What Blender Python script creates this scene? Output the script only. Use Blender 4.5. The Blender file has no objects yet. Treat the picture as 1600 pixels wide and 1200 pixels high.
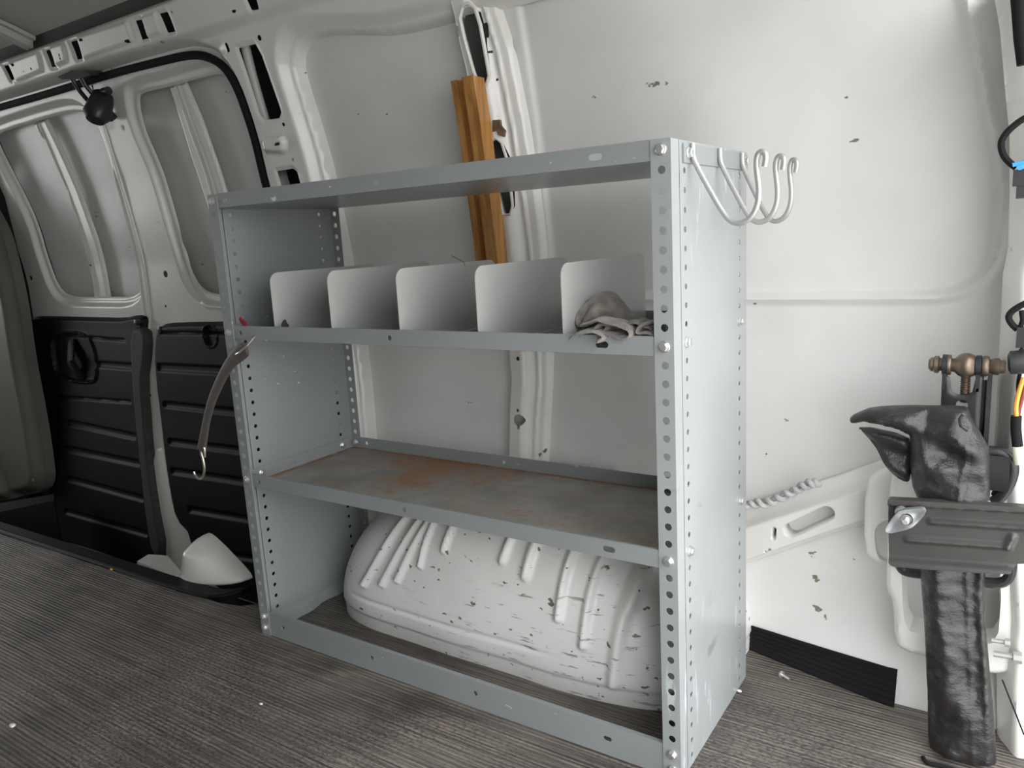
import bpy, bmesh, math, random
import numpy as np
from mathutils import Matrix, Vector
from mathutils import noise as mnoise
random.seed(4)
# ------------------------------------------------------------------ units
# lengths below are written in working units; K turns them into metres
K = 0.79375
sc = bpy.context.scene
col = sc.collection
# ------------------------------------------------------------------ camera
CAM = np.array([1.67674, -1.20936, 1.01560])
ANG = (1.38265585, 0.0555867518, 0.582453337)
FPX = 1206.8156
L, D, P = 1.19129, 0.3988, 0.032
Z0 = 0.05216                     # height of the lowest bolt row over the floor
TOP = Z0 + 34*P + .016

def rotm(a, b, c):
    ca,sa,cb,sb,cc,s_ = math.cos(a),math.sin(a),math.cos(b),math.sin(b),math.cos(c),math.sin(c)
    Rx = np.array([[1,0,0],[0,ca,-sa],[0,sa,ca]]); Ry = np.array([[cb,0,sb],[0,1,0],[-sb,0,cb]])
    Rz = np.array([[cc,-s_,0],[s_,cc,0],[0,0,1]])
    return Rz@Ry@Rx
ROT = rotm(*ANG)
cam = bpy.data.cameras.new('camera'); co = bpy.data.objects.new('camera', cam); col.objects.link(co)
cam.sensor_width = 36; cam.lens = FPX/1600*36; cam.clip_start = .02
M = Matrix([[*ROT[i], CAM[i]*K] for i in range(3)] + [[0,0,0,1]])
co.matrix_world = M
sc.camera = co
# ------------------------------------------------------------------ world, lamps, exposure
sc.view_settings.view_transform = 'Standard'; sc.view_settings.look = 'None'
sc.view_settings.exposure = .95; sc.view_settings.gamma = 1; sc.view_settings.use_curve_mapping = False
wd = bpy.data.worlds.new('World'); sc.world = wd; wd.use_nodes = True
nt = wd.node_tree
bg = nt.nodes['Background']; bg.inputs[0].default_value = (.97, .985, 1.0, 1); bg.inputs[1].default_value = 3.0

def area(name, loc, rot, sx, sy, power, color=(1,1,1), portal=False):
    l = bpy.data.lights.new(name, 'AREA'); l.shape = 'RECTANGLE'; l.size = sx*K; l.size_y = sy*K
    l.energy = power; l.color = color
    o = bpy.data.objects.new(name, l); col.objects.link(o); o.location = [c*K for c in loc]; o.rotation_euler = rot
    if portal: l.cycles.is_portal = True
    return o
# daylight comes in through the open rear doorway (x = 1.86) and the windscreen (x = -4.3)
area('rear_doorway_portal', (1.87, -.55, .92), (0, math.radians(90), 0), 1.75, 2.0, 10, portal=True)
area('windscreen_portal', (-4.25, -.55, 1.2), (0, math.radians(-90), 0), 1.1, 1.9, 10, portal=True)

# ------------------------------------------------------------------ picture point -> point on a real surface
FZ = [-.3, 0, .15, .4, .75, 1.0, 1.3, 1.45, 1.6, 1.75, 1.85]
FY = [.52, .545, .56, .585, .60, .59, .55, .52, .485, .435, .37]
def smooth(t):
    t = np.clip(t, 0, 1); return t*t*(3-2*t)
_zz = np.linspace(-.4, 2.0, 481); _yy = np.interp(_zz, FZ, FY)
_k = np.exp(-np.linspace(-2, 2, 25)**2); _k /= _k.sum()
_yy = np.convolve(np.pad(_yy, 12, mode='edge'), _k, mode='valid')
def wallY(x, z):                  # the side of the body: bulges at the belt, leans in at the roof
    y = np.interp(z, _zz, _yy)
    return y - .10*np.clip((np.asarray(x)-1.12)/.36,0,1)*smooth((.30-np.asarray(z))/.30)
def W(u, v, **k):
    d = ROT@np.array([(u-800)/FPX, -(v-600)/FPX, -1.]); ax, val = list(k.items())[0]; a = 'xyz'.index(ax)
    return CAM + (val-CAM[a])/d[a]*d
def S(u, v, off=0.):
    y = .55; p = None
    for _ in range(40):
        p = W(u, v, y=y); y = float(wallY(p[0], p[2]))-off
    return p
def SX(pts, off=0.): return [(S(u, v, off)[0], S(u, v, off)[2]) for u, v in pts]
def WX(pts, y): return [(W(u, v, y=y)[0], W(u, v, y=y)[2]) for u, v in pts]
def chaikin(p, n=2, closed=True):
    p = [tuple(q) for q in p]
    for _ in range(n):
        r = [] if closed else [p[0]]
        m = len(p) if closed else len(p)-1
        for i in range(m):
            a = np.array(p[i]); b = np.array(p[(i+1) % len(p)])
            r += [tuple(a*.75+b*.25), tuple(a*.25+b*.75)]
        if not closed: r.append(p[-1])
        p = r
    return p

# ------------------------------------------------------------------ materials
def newmat(name):
    m = bpy.data.materials.new(name); m.use_nodes = True
    return m, m.node_tree, m.node_tree.nodes['Principled BSDF']
def nd(t, kind, **kw):
    n = t.nodes.new(kind)
    for k, v in kw.items():
        if k.startswith('i_'): n.inputs[k[2:].replace('_', ' ')].default_value = v
        else: setattr(n, k, v)
    return n
def coords(t, scale=(1,1,1), rot=(0,0,0)):
    c = t.nodes.new('ShaderNodeTexCoord'); mp = t.nodes.new('ShaderNodeMapping')
    mp.inputs['Scale'].default_value = scale; mp.inputs['Rotation'].default_value = rot
    t.links.new(c.outputs['Object'], mp.inputs[0]); return mp.outputs[0]
def ramp(t, fac, a, b, ca=(0,0,0,1), cb=(1,1,1,1)):
    if a > b: a, b, ca, cb = b, a, cb, ca
    r = t.nodes.new('ShaderNodeValToRGB'); e = r.color_ramp.elements
    e[0].position = a; e[1].position = b; e[0].color = ca; e[1].color = cb
    t.links.new(fac, r.inputs[0]); return r.outputs[0]
def noise_(t, vec, scale, detail=4, rough=.5):
    n = t.nodes.new('ShaderNodeTexNoise'); n.inputs['Scale'].default_value = scale
    n.inputs['Detail'].default_value = detail; n.inputs['Roughness'].default_value = rough
    t.links.new(vec, n.inputs['Vector']); return n.outputs[0]
def mixc(t, fac, a, b):
    n = t.nodes.new('ShaderNodeMix'); n.data_type = 'RGBA'
    for s, v in ((n.inputs[0], fac), (n.inputs[6], a), (n.inputs[7], b)):
        if isinstance(v, (tuple, float, int)): s.default_value = v
        else: t.links.new(v, s)
    return n.outputs[2]
def mathn(t, op, a, b=0.):
    n = t.nodes.new('ShaderNodeMath'); n.operation = op
    for s, v in ((n.inputs[0], a), (n.inputs[1], b)):
        if isinstance(v, (float, int)): s.default_value = v
        else: t.links.new(v, s)
    return n.outputs[0]
def bump(t, b, h, strength=.2, dist=.002):
    n = t.nodes.new('ShaderNodeBump'); n.inputs['Strength'].default_value = strength; n.inputs['Distance'].default_value = dist
    t.links.new(h, n.inputs['Height']); t.links.new(n.outputs[0], b.inputs['Normal'])
def rgba(c): return (c[0], c[1], c[2], 1)
def paint(name, c, rough=.35, zone=(.48,.56), marks=None, metal=0., var=.06, scale=4., chips=None, chipscale=(30,30,30), chipth=(.70,.73), scuff=None, coat=0., bmp=0.):
    m, t, b = newmat(name); b.inputs['Roughness'].default_value = rough; b.inputs['Metallic'].default_value = metal
    if coat: b.inputs['Coat Weight'].default_value = coat; b.inputs['Coat Roughness'].default_value = .12
    v = coords(t)
    n = noise_(t, v, scale, 5)
    c1 = mixc(t, ramp(t, n, .35, .65), rgba([x*(1-var) for x in c]), rgba([min(1, x*(1+var)) for x in c]))
    if scuff:
        s = noise_(t, coords(t, scuff[1], scuff[2]), 1., 6, .6)
        k = mathn(t, 'MULTIPLY', ramp(t, s, *scuff[3]), ramp(t, noise_(t, v, 3., 2), .45, .62))
        c1 = mixc(t, k, c1, rgba(scuff[0]))
    if chips:
        s = noise_(t, coords(t, chipscale), 1., 3, .5)
        k = mathn(t, 'MULTIPLY', ramp(t, s, *chipth), ramp(t, noise_(t, v, 2.2, 2), *zone))
        c1 = mixc(t, k, c1, rgba(chips))
    if marks:                                # chipped spots at their places: (x, z, half width, half height) in metres
        tc = t.nodes.new('ShaderNodeTexCoord'); sp = t.nodes.new('ShaderNodeSeparateXYZ'); t.links.new(tc.outputs['Object'], sp.inputs[0])
        nz = noise_(t, coords(t, marks[0]), 1., 4, .6); tot = None
        for mx, mz, hw, hh in marks[1]:
            a = mathn(t, 'POWER', mathn(t, 'DIVIDE', mathn(t, 'SUBTRACT', sp.outputs[0], mx), hw), 2.)
            e = mathn(t, 'POWER', mathn(t, 'DIVIDE', mathn(t, 'SUBTRACT', sp.outputs[2], mz), hh), 2.)
            f_ = mathn(t, 'SUBTRACT', 1., mathn(t, 'ADD', a, e)); f_ = mathn(t, 'MAXIMUM', f_, 0.)
            tot = f_ if tot is None else mathn(t, 'MAXIMUM', tot, f_)
        k = ramp(t, mathn(t, 'ADD', mathn(t, 'MULTIPLY', tot, .22), nz), .66, .70)
        k = mathn(t, 'MULTIPLY', k, ramp(t, tot, 0., .08))
        c1 = mixc(t, k, c1, rgba(marks[2]))
    t.links.new(c1, b.inputs['Base Color'])
    if bmp: bump(t, b, noise_(t, v, 160., 2), bmp, .001)
    return m

MAT = {}
MAT['white'] = paint('white_body_paint', (.80,.785,.745), .32, chips=(.16,.13,.10), chipscale=(26,26,40), chipth=(.72,.74), coat=.25)
MAT['arch'] = paint('scratched_arch_paint', (.78,.775,.76), .42, var=.05, chips=(.17,.15,.12), chipscale=(48,48,80), chipth=(.67,.69), zone=(.28,.36), coat=.1,
                    scuff=((.30,.29,.28), (16,16,120), (0,.3,.3), (.60,.66)))
_mk = []
for u, v, a, b_ in [(1018,131,.030,.010),(1036,129,.012,.008),(925,150,.016,.008),(1322,152,.008,.008),(1333,219,.020,.006),(1230,656,.010,.006),(1197,711,.005,.008),(1180,474,.006,.004),
                   (1270,866,.014,.014),(1275,903,.012,.012),(1277,950,.016,.014),(1335,874,.005,.004),(560,178,.016,.004),(605,178,.012,.004),(735,630,.014,.010),(1290,965,.008,.010)]:
    p_ = S(u, v); _mk.append((p_[0]*K, p_[2]*K, a*K*.85, b_*K*.8))
MAT['skinwall'] = paint('chipped_white_skin_paint', (.76,.755,.735), .38, coat=.15, bmp=.04, marks=((90,90,150), _mk, (.20,.17,.13)))
MAT['skin'] = paint('white_skin_paint', (.76,.755,.735), .38, chips=(.14,.12,.09), chipscale=(20,20,60), chipth=(.735,.75), coat=.15, bmp=.04)
MAT['grey'] = paint('grey_shelf_enamel', (.265,.283,.285), .36, metal=.0, var=.05, chips=(.60,.62,.62), chipscale=(30,30,60), chipth=(.70,.72), coat=.2)
MAT['greyweb_lit'] = paint('scuffed_lit_grey_enamel', (.315,.335,.335), .34, var=.06, coat=.2, scuff=((.50,.53,.54), (60,60,9), (.5,0,0), (.60,.66)),
                       chips=(.24,.25,.25), chipscale=(12,12,24), chipth=(.66,.72))  # same enamel as the shelves, lightened in colour for the doorway light
MAT['bolt'] = paint('zinc_bolt', (.72,.71,.68), .32, metal=.85, var=.1)
MAT['steel'] = paint('painted_steel_rod', (.42,.42,.41), .36, metal=.4, var=.08)
MAT['wire'] = paint('bare_steel_wire', (.55,.50,.42), .35, metal=.9, var=.1)
MAT['black'] = paint('black_plastic', (.003,.0035,.005), .55, var=.2, bmp=.15)
MAT['blackmat'] = paint('black_rubber_and_slot_shade', (.008,.008,.009), .8, var=.2, bmp=.2)  # also colours the shade plates behind the frame slots
MAT['dark'] = paint('dark_wall_and_cavity_shade', (.06,.06,.06), .7)  # dark tone standing in for shade inside slots and doors; also the front wall
for k_ in ('black', 'blackmat'): MAT[k_].node_tree.nodes['Principled BSDF'].inputs['Specular IOR Level'].default_value = .22
MAT['strap'] = paint('dark_grey_strap', (.045,.043,.042), .7, var=.1, bmp=.3)
MAT['trimgrey'] = paint('taupe_plastic', (.13,.12,.105), .5, var=.08, bmp=.15)
MAT['rubber'] = paint('worn_rubber', (.085,.075,.066), .6, var=.15, bmp=.2)
MAT['jack'] = paint('black_enamel', (.02,.021,.023), .35, var=.1)
MAT['bronze'] = paint('oily_steel', (.20,.155,.12), .38, metal=.8, var=.15)
MAT['clamp'] = paint('dull_dark_steel', (.075,.072,.069), .42, metal=.35, var=.1, scale=20., chips=(.35,.34,.32), chipscale=(50,50,90), chipth=(.70,.74))
MAT['wingnut'] = paint('cast_zinc', (.36,.38,.39), .42, metal=.6, var=.08)
MAT['plug'] = paint('black_connector', (.015,.015,.016), .4)
MAT['blue'] = paint('blue_clip', (.05,.30,.62), .4)
MAT['orange'] = paint('orange_wire', (.75,.33,.05), .45)
MAT['maroon'] = paint('maroon_wire', (.16,.03,.03), .45)
MAT['cream'] = paint('cream_tape', (.55,.53,.42), .6)
MAT['red'] = paint('red_plastic', (.45,.03,.06), .35)
MAT['roof'] = paint('grey_roof_paint', (.52,.52,.50), .5, var=.05)
MAT['dockgrey'] = paint('blue_grey_paint', (.33,.35,.36), .5)
MAT['yellow'] = paint('yellow_crumb', (.8,.45,.05), .6)
MAT['twine'] = paint('stained_cord', (.50,.51,.50), .55, var=.12, scale=60)

def mat_floor():
    m, t, b = newmat('ribbed_floor_mat')
    v = coords(t)
    w = t.nodes.new('ShaderNodeTexWave'); w.wave_type = 'BANDS'; w.bands_direction = 'Y'; w.inputs['Scale'].default_value = 40.
    w.inputs['Distortion'].default_value = 1.4; w.inputs['Detail'].default_value = 2; w.inputs['Detail Scale'].default_value = .6
    t.links.new(v, w.inputs['Vector'])
    base = mixc(t, ramp(t, noise_(t, v, 2.6, 5, .6), .36, .66), (.085,.074,.064,1), (.30,.265,.23,1))
    base = mixc(t, ramp(t, noise_(t, coords(t, (4,70,4)), 1., 5, .65), .5, .72), base, (.27,.24,.21,1))
    spk = noise_(t, coords(t, (130,230,130)), 1., 4, .65)
    stk = noise_(t, coords(t, (3,230,3)), 1., 4, .7)
    base = mixc(t, mathn(t, 'MULTIPLY', ramp(t, stk, .54, .40), .75), base, (.035,.030,.026,1))
    base = mixc(t, mathn(t, 'MULTIPLY', ramp(t, noise_(t, coords(t, (3,7,3)), 1., 6, .7), .54, .66), .6), base, (.045,.040,.036,1))
    zone = mathn(t, 'MULTIPLY', ramp(t, noise_(t, v, 1.5, 2), .47, .60), .8)
    base = mixc(t, mathn(t, 'MULTIPLY', ramp(t, spk, .50, .57), zone), base, (.022,.02,.02,1))
    base = mixc(t, mathn(t, 'MULTIPLY', ramp(t, w.outputs[0], .40, .0), .5), base, (.018,.016,.015,1))
    base = mixc(t, mathn(t, 'MULTIPLY', ramp(t, noise_(t, coords(t, (5,9,5)), 1., 6, .75), .62, .70), .5), base, (.33,.25,.19,1))
    t.links.new(base, b.inputs['Base Color']); b.inputs['Roughness'].default_value = .55
    h = mathn(t, 'ADD', w.outputs[0], mathn(t, 'MULTIPLY', spk, 1.6))
    bump(t, b, h, .55, .0015)
    return m
MAT['floor'] = mat_floor()
def mat_tray():
    m, t, b = newmat('rusty_shelf_surface')
    v = coords(t)
    mp = v.node; mp.inputs['Location'].default_value = (L/2*K, D/2*K, 0)
    grey = mixc(t, ramp(t, noise_(t, v, 14., 5), .35, .65), (.24,.245,.23,1), (.36,.36,.34,1))
    brown = mixc(t, ramp(t, noise_(t, coords(t, (9,34,9)), 1., 6, .7), .46, .66), grey, (.34,.26,.18,1))
    sp = t.nodes.new('ShaderNodeSeparateXYZ'); t.links.new(v, sp.inputs[0])
    # rust sits mostly at the far left end and in a patch near the back
    zx = mathn(t, 'MULTIPLY', ramp(t, mathn(t, 'ABSOLUTE', mathn(t, 'SUBTRACT', sp.outputs[0], .36*K)), .30*K, .02), ramp(t, sp.outputs[1], .10*K, .30*K))
    rn = noise_(t, v, 7., 8, .72)
    k = mathn(t, 'MULTIPLY', ramp(t, mathn(t, 'ADD', rn, mathn(t, 'MULTIPLY', zx, .26)), .57, .70), .85)
    c = mixc(t, k, brown, (.33,.15,.065,1))
    ey = ramp(t, sp.outputs[1], (D-.020)*K, (D-.004)*K)
    ex = ramp(t, sp.outputs[0], .035*K, .006*K)
    e = mathn(t, 'MULTIPLY', mathn(t, 'MAXIMUM', ey, ex), ramp(t, noise_(t, v, 30., 4), .35, .5))
    c = mixc(t, e, c, (.33,.11,.04,1))
    t.links.new(c, b.inputs['Base Color']); b.inputs['Roughness'].default_value = .48
    return m
MAT['tray'] = mat_tray()
def mat_wood():
    m, t, b = newmat('varnished_timber')
    n = noise_(t, coords(t, (60,60,3.)), 1., 5, .6)
    c = mixc(t, ramp(t, n, .35, .68), (.30,.115,.022,1), (.60,.30,.085,1))
    t.links.new(c, b.inputs['Base Color']); b.inputs['Roughness'].default_value = .38
    b.inputs['Coat Weight'].default_value = .3
    return m
MAT['wood'] = mat_wood()
def mat_cloth():
    m, t, b = newmat('grey_terry_cloth')
    v = coords(t)
    c = mixc(t, ramp(t, noise_(t, v, 40., 5), .35, .65), (.115,.100,.088,1), (.235,.210,.185,1))
    t.links.new(c, b.inputs['Base Color']); b.inputs['Roughness'].default_value = .95
    b.inputs['Sheen Weight'].default_value = .3
    bump(t, b, noise_(t, v, 420., 3), .8, .002)
    return m
MAT['cloth'] = mat_cloth()
def mat_vinyl():
    m, t, b = newmat('creased_black_vinyl')
    v = coords(t)
    c = mixc(t, ramp(t, noise_(t, v, 18., 5), .35, .65), (.012,.0115,.0115,1), (.026,.024,.023,1))
    t.links.new(c, b.inputs['Base Color']); b.inputs['Roughness'].default_value = .36
    h = mathn(t, 'ADD', noise_(t, coords(t, (30,30,55)), 1., 6, .6), mathn(t, 'MULTIPLY', noise_(t, v, 300., 2), .15))
    bump(t, b, h, .6, .006)
    return m
MAT['vinyl'] = mat_vinyl()
MAT['divider'] = paint('pale_grey_divider', (.40,.405,.39), .34, var=.06, coat=.2)

# ------------------------------------------------------------------ object helpers
def setp(o, label=None, cat=None, group=None, kind=None):
    if label: o['label'] = label
    if cat: o['category'] = cat
    if group: o['group'] = group
    if kind: o['kind'] = kind
    return o
ORI = {}
def thing(name, loc, label, cat, group=None, kind=None):
    o = bpy.data.objects.new(name, None); col.objects.link(o); o.empty_display_size = .05
    o.location = [c*K for c in loc]; ORI[o.name] = np.array(loc, float)
    return setp(o, label, cat, group, kind)
def mesh(name, verts, faces, mat, parent=None, smooth_=False, ang=None, **kw):
    """verts in working units and world axes; the origin goes to the parent's, or to the base of the mesh"""
    v = np.array(verts, float)
    if parent is not None: o0 = ORI[parent.name]
    else: o0 = np.array([(v[:,0].min()+v[:,0].max())/2, (v[:,1].min()+v[:,1].max())/2, v[:,2].min()])
    if kw.pop('worldorigin', False): o0 = np.zeros(3)
    me = bpy.data.meshes.new(name)
    me.from_pydata([tuple(p) for p in (v-o0)*K], [], [tuple(int(i) for i in f) for f in faces])
    me.validate(clean_customdata=False)
    bm = bmesh.new(); bm.from_mesh(me); bmesh.ops.recalc_face_normals(bm, faces=bm.faces); bm.to_mesh(me); bm.free()
    if smooth_:
        for p in me.polygons: p.use_smooth = True
        if ang: me.set_sharp_from_angle(angle=math.radians(ang))
    me.materials.append(MAT[mat] if isinstance(mat, str) else mat)
    o = bpy.data.objects.new(name, me); col.objects.link(o)
    if parent is not None: o.parent = parent; ORI[o.name] = o0
    else: o.location = [c*K for c in o0]; ORI[o.name] = o0
    return setp(o, **kw)
class G:
    """collects solids"""
    def __init__(s): s.v = []; s.f = []
    def add(s, v, f):
        n = len(s.v); s.v += [tuple(p) for p in v]; s.f += [tuple(i+n for i in q) for q in f]; return s
    def box(s, a, b, rot=0, c=None):
        (x0,y0,z0), (x1,y1,z1) = a, b
        v = [(x,y,z) for x in (x0,x1) for y in (y0,y1) for z in (z0,z1)]
        f = [(0,1,3,2),(4,6,7,5),(0,4,5,1),(2,3,7,6),(0,2,6,4),(1,5,7,3)]
        return s.add(v, f)
    def tube(s, pts, r, n=10, cap=True, flat=None):
        pts = [np.array(p, float) for p in pts]; rings = []; up = None
        for i, p in enumerate(pts):
            t = pts[min(i+1, len(pts)-1)]-pts[max(i-1, 0)]; t = t/np.linalg.norm(t)
            if up is None:
                a = np.array([0,0,1.]) if abs(t[2]) < .9 else np.array([0,1.,0])
                if flat is not None: a = np.array(flat, float)
                up = a-t*(a@t)
            else: up = up-t*(up@t)
            up = up/np.linalg.norm(up); sd = np.cross(t, up)
            rr = r[i] if isinstance(r, (list, np.ndarray)) else r
            if not isinstance(rr, (tuple, list)): rr = (rr, rr)
            rings.append([p+up*math.cos(2*math.pi*k/n)*rr[0]+sd*math.sin(2*math.pi*k/n)*rr[1] for k in range(n)])
        v = [q for R_ in rings for q in R_]; f = []
        for i in range(len(rings)-1):
            for k in range(n): f.append((i*n+k, i*n+(k+1)%n, (i+1)*n+(k+1)%n, (i+1)*n+k))
        if cap: f.append(tuple(range(n))[::-1]); f.append(tuple((len(rings)-1)*n+k for k in range(n)))
        return s.add(v, f)
    def lathe(s, c, axis, prof, n=16):
        """prof: (distance along axis, radius)"""
        ax = np.array(axis, float); ax /= np.linalg.norm(ax)
        a = np.array([0,0,1.]) if abs(ax[2]) < .9 else np.array([1.,0,0])
        u = np.cross(ax, a); u /= np.linalg.norm(u); w = np.cross(ax, u); c = np.array(c, float)
        v = [c+ax*d+u*math.cos(2*math.pi*k/n)*r+w*math.sin(2*math.pi*k/n)*r for d, r in prof for k in range(n)]; f = []
        for i in range(len(prof)-1):
            for k in range(n): f.append((i*n+k, i*n+(k+1)%n, (i+1)*n+(k+1)%n, (i+1)*n+k))
        f.append(tuple(range(n))[::-1]); f.append(tuple((len(prof)-1)*n+k for k in range(n)))
        return s.add(v, f)
    def strip(s, o, U, V, N, len_, h, holes, th=.0016, n=16):
        """sheet-metal strip from o along U (length) and V (height), real holes (pos_u, pos_v, half_slot, radius)"""
        o, U, V, N = (np.array(a, float) for a in (o, U, V, N))
        holes = sorted(holes); cur = 0.
        def quad(a, b):
            if b-a < 1e-6: return
            v = [o+U*x+V*y+N*z for z in (0, th) for x, y in ((a,0),(b,0),(b,h),(a,h))]
            s.add(v, [(0,1,2,3),(7,6,5,4),(0,4,5,1),(1,5,6,2),(2,6,7,3),(3,7,4,0)])
        for (pu, pv, hs, r) in holes:
            w = hs+r*1.35; a, b = pu-w, pu+w
            a = max(a, cur); quad(cur, a)
            inner, outer = [], []
            for k in range(n):
                t = 2*math.pi*(k+.5)/n; c_, s_ = math.cos(t), math.sin(t)
                inner.append((pu+hs*(1 if c_ > 0 else -1)+r*c_, pv+r*s_))
            cor = [(b,h),(a,h),(a,0),(b,0)]
            per = n//4
            # outer ring: corners at k = per/2 .. walk the rectangle
            for k in range(n):
                t = 2*math.pi*(k+.5)/n; c_, s_ = math.cos(t), math.sin(t)
                m_ = max(abs(c_), abs(s_)); xx, yy = c_/m_, s_/m_
                outer.append((pu+xx*(b-pu) if xx > 0 else pu+xx*(pu-a), pv+yy*(h-pv) if yy > 0 else pv+yy*pv))
            for q in range(4):
                # snap the ring vertex nearest each corner onto it
                kk = min(range(n), key=lambda k: (outer[k][0]-cor[q][0])**2+(outer[k][1]-cor[q][1])**2)
                outer[kk] = cor[q]
            v = []
            for z in (0, th):
                v += [o+U*x+V*y+N*z for x, y in inner]+[o+U*x+V*y+N*z for x, y in outer]
            f = []
            for k in range(n):
                j = (k+1) % n
                f += [(k, j, n+j, n+k), (2*n+j, 2*n+k, 3*n+k, 3*n+j), (j, k, 2*n+k, 2*n+j), (n+k, n+j, 3*n+j, 3*n+k)]
            s.add(v, f); cur = b
        quad(cur, len_)
        return s
    def build(s, name, mat, parent=None, smooth_=False, ang=40, **kw):
        return mesh(name, s.v, s.f, mat, parent, smooth_, ang if smooth_ else None, **kw)
def dup(o, parent, loc=None, rot=None):
    c = o.copy(); col.objects.link(c); c.parent = parent
    if loc is not None: c.location = [a*K for a in (np.array(loc)-(ORI[parent.name] if parent else 0))]
    if rot is not None: c.rotation_euler = rot
    return c

# ------------------------------------------------------------------ pressed sheet: outline in x-z, thickness along y
def sdpoly(X, Z, poly):
    P_ = np.array(poly); A = P_; B = np.roll(P_, -1, 0)
    best = np.full(X.shape, 1e9); nx = np.zeros(X.shape); nz = np.zeros(X.shape); ins = np.zeros(X.shape, bool)
    for (ax, az), (bx, bz) in zip(A, B):
        ex, ez = bx-ax, bz-az; l2 = ex*ex+ez*ez
        if l2 < 1e-14: continue
        t = np.clip(((X-ax)*ex+(Z-az)*ez)/l2, 0, 1); px, pz = ax+t*ex, az+t*ez
        d = (X-px)**2+(Z-pz)**2; m = d < best
        best = np.where(m, d, best); nx = np.where(m, px, nx); nz = np.where(m, pz, nz)
        c = ((az > Z) != (bz > Z))
        if bz != az: ins ^= c & (X < ex*(Z-az)/(bz-az)+ax)
    d = np.sqrt(best); return np.where(ins, -d, d), nx, nz
def slab(name, poly, res, yf, yb, mat, parent=None, holes=(), **kw):
    """yf, yb: functions (X, Z, SD) giving the front and back surface; SD is the signed distance to the edge (negative inside)"""
    P_ = np.array(poly); x0, z0 = P_.min(0)-res*1.5; x1, z1 = P_.max(0)+res*1.5
    xs = np.arange(x0, x1+res, res); zs = np.arange(z0, z1+res, res)
    X, Z = np.meshgrid(xs, zs, indexing='ij')
    sd, nx, nz = sdpoly(X, Z, poly)
    sdo = sd.copy()
    for h in holes:
        hp = np.array(h); hx0, hz0 = hp.min(0)-res*3; hx1, hz1 = hp.max(0)+res*3
        i0, i1 = np.searchsorted(xs, [hx0, hx1]); j0, j1 = np.searchsorted(zs, [hz0, hz1])
        if i1 <= i0 or j1 <= j0: continue
        sl = (slice(max(i0-1,0), i1+1), slice(max(j0-1,0), j1+1))
        s2, a2, b2 = sdpoly(X[sl], Z[sl], h); m = -s2 > sd[sl]
        sd[sl] = np.where(m, -s2, sd[sl]); nx[sl] = np.where(m, a2, nx[sl]); nz[sl] = np.where(m, b2, nz[sl])
    deep = sd < -.35*res
    snap = (~deep) & (sd < 1.45*res)
    X = np.where(snap, nx, X); Z = np.where(snap, nz, Z); SD = np.where(snap & (sdo > -.35*res), 0, np.minimum(sdo, 0))
    okc = ((deep | snap)[:-1,:-1] & (deep | snap)[1:,:-1] & (deep | snap)[1:,1:] & (deep | snap)[:-1,1:]) & \
          (deep[:-1,:-1] | deep[1:,:-1] | deep[1:,1:] | deep[:-1,1:])
    I, J = np.nonzero(okc); nz_ = Z.shape[1]
    q = np.stack([I*nz_+J, (I+1)*nz_+J, (I+1)*nz_+J+1, I*nz_+J+1], 1)
    used = np.unique(q); remap = -np.ones(X.size, int); remap[used] = np.arange(len(used)); q = remap[q]
    x, z, d = X.ravel()[used], Z.ravel()[used], SD.ravel()[used]
    F = np.stack([x, yf(x, z, d), z], 1); n = len(F)
    faces = [tuple(f) for f in q.tolist()]
    V = F
    if yb is not None:
        Bk = np.stack([x, yb(x, z, d), z], 1); V = np.concatenate([F, Bk])
        edges = {}
        for f in faces:
            for a, b in zip(f, f[1:]+f[:1]): edges[(a, b)] = 1
        side = [(b, a, a+n, b+n) for (a, b) in edges if (b, a) not in edges]
        faces = faces+[tuple(i+n for i in f[::-1]) for f in faces]+side
    me_kw = dict(smooth_=True, ang=kw.pop('ang', 50))
    return mesh(name, V, faces, mat, parent, **me_kw, **kw)
def grow(poly, d):                       # push an outline outwards
    p = np.array(poly); n = len(p); a = np.roll(p, 1, 0); b = np.roll(p, -1, 0)
    t = b-a; t /= np.linalg.norm(t, axis=1)[:, None]+1e-9; nrm = np.stack([t[:,1], -t[:,0]], 1)
    area_ = .5*np.sum(p[:,0]*b[:,1]-b[:,0]*p[:,1])
    return [tuple(q) for q in p+nrm*d*(1 if area_ > 0 else -1)]
def stadium(c, a, hl, r, n=8):           # centre, direction angle, half length, radius
    ca, sa = math.cos(a), math.sin(a); out = []
    for k in range(2*n):
        t = math.pi*(k/(n-.5 if False else n-1)) - math.pi/2 if k < n else math.pi*((k-n)/(n-1))+math.pi/2
        x = math.cos(t)*r+(hl if k < n else -hl); z = math.sin(t)*r
        out.append((c[0]+x*ca-z*sa, c[1]+x*sa+z*ca))
    return out
def circ(c, r, n=14): return [(c[0]+r*math.cos(2*math.pi*k/n), c[1]+r*math.sin(2*math.pi*k/n)) for k in range(n)]
def bead(X, Z, line, w):                 # rounded ridge profile along a polyline
    best = np.full(X.shape, 1e9)
    line = [(p[0], p[-1]) for p in line]
    for (ax, az), (bx, bz) in zip(line, line[1:]):
        ex, ez = bx-ax, bz-az; t = np.clip(((X-ax)*ex+(Z-az)*ez)/(ex*ex+ez*ez+1e-12), 0, 1)
        best = np.minimum(best, (X-ax-t*ex)**2+(Z-az-t*ez)**2)
    return smooth(1-np.sqrt(best)/w)
def grid_noise(x, y, z, s, o=0):
    return np.array([mnoise.noise((a*s+o, b*s, c*s)) for a, b, c in zip(np.broadcast_to(x, z.shape).ravel(), np.broadcast_to(y, z.shape).ravel(), z.ravel())]).reshape(z.shape)
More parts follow.
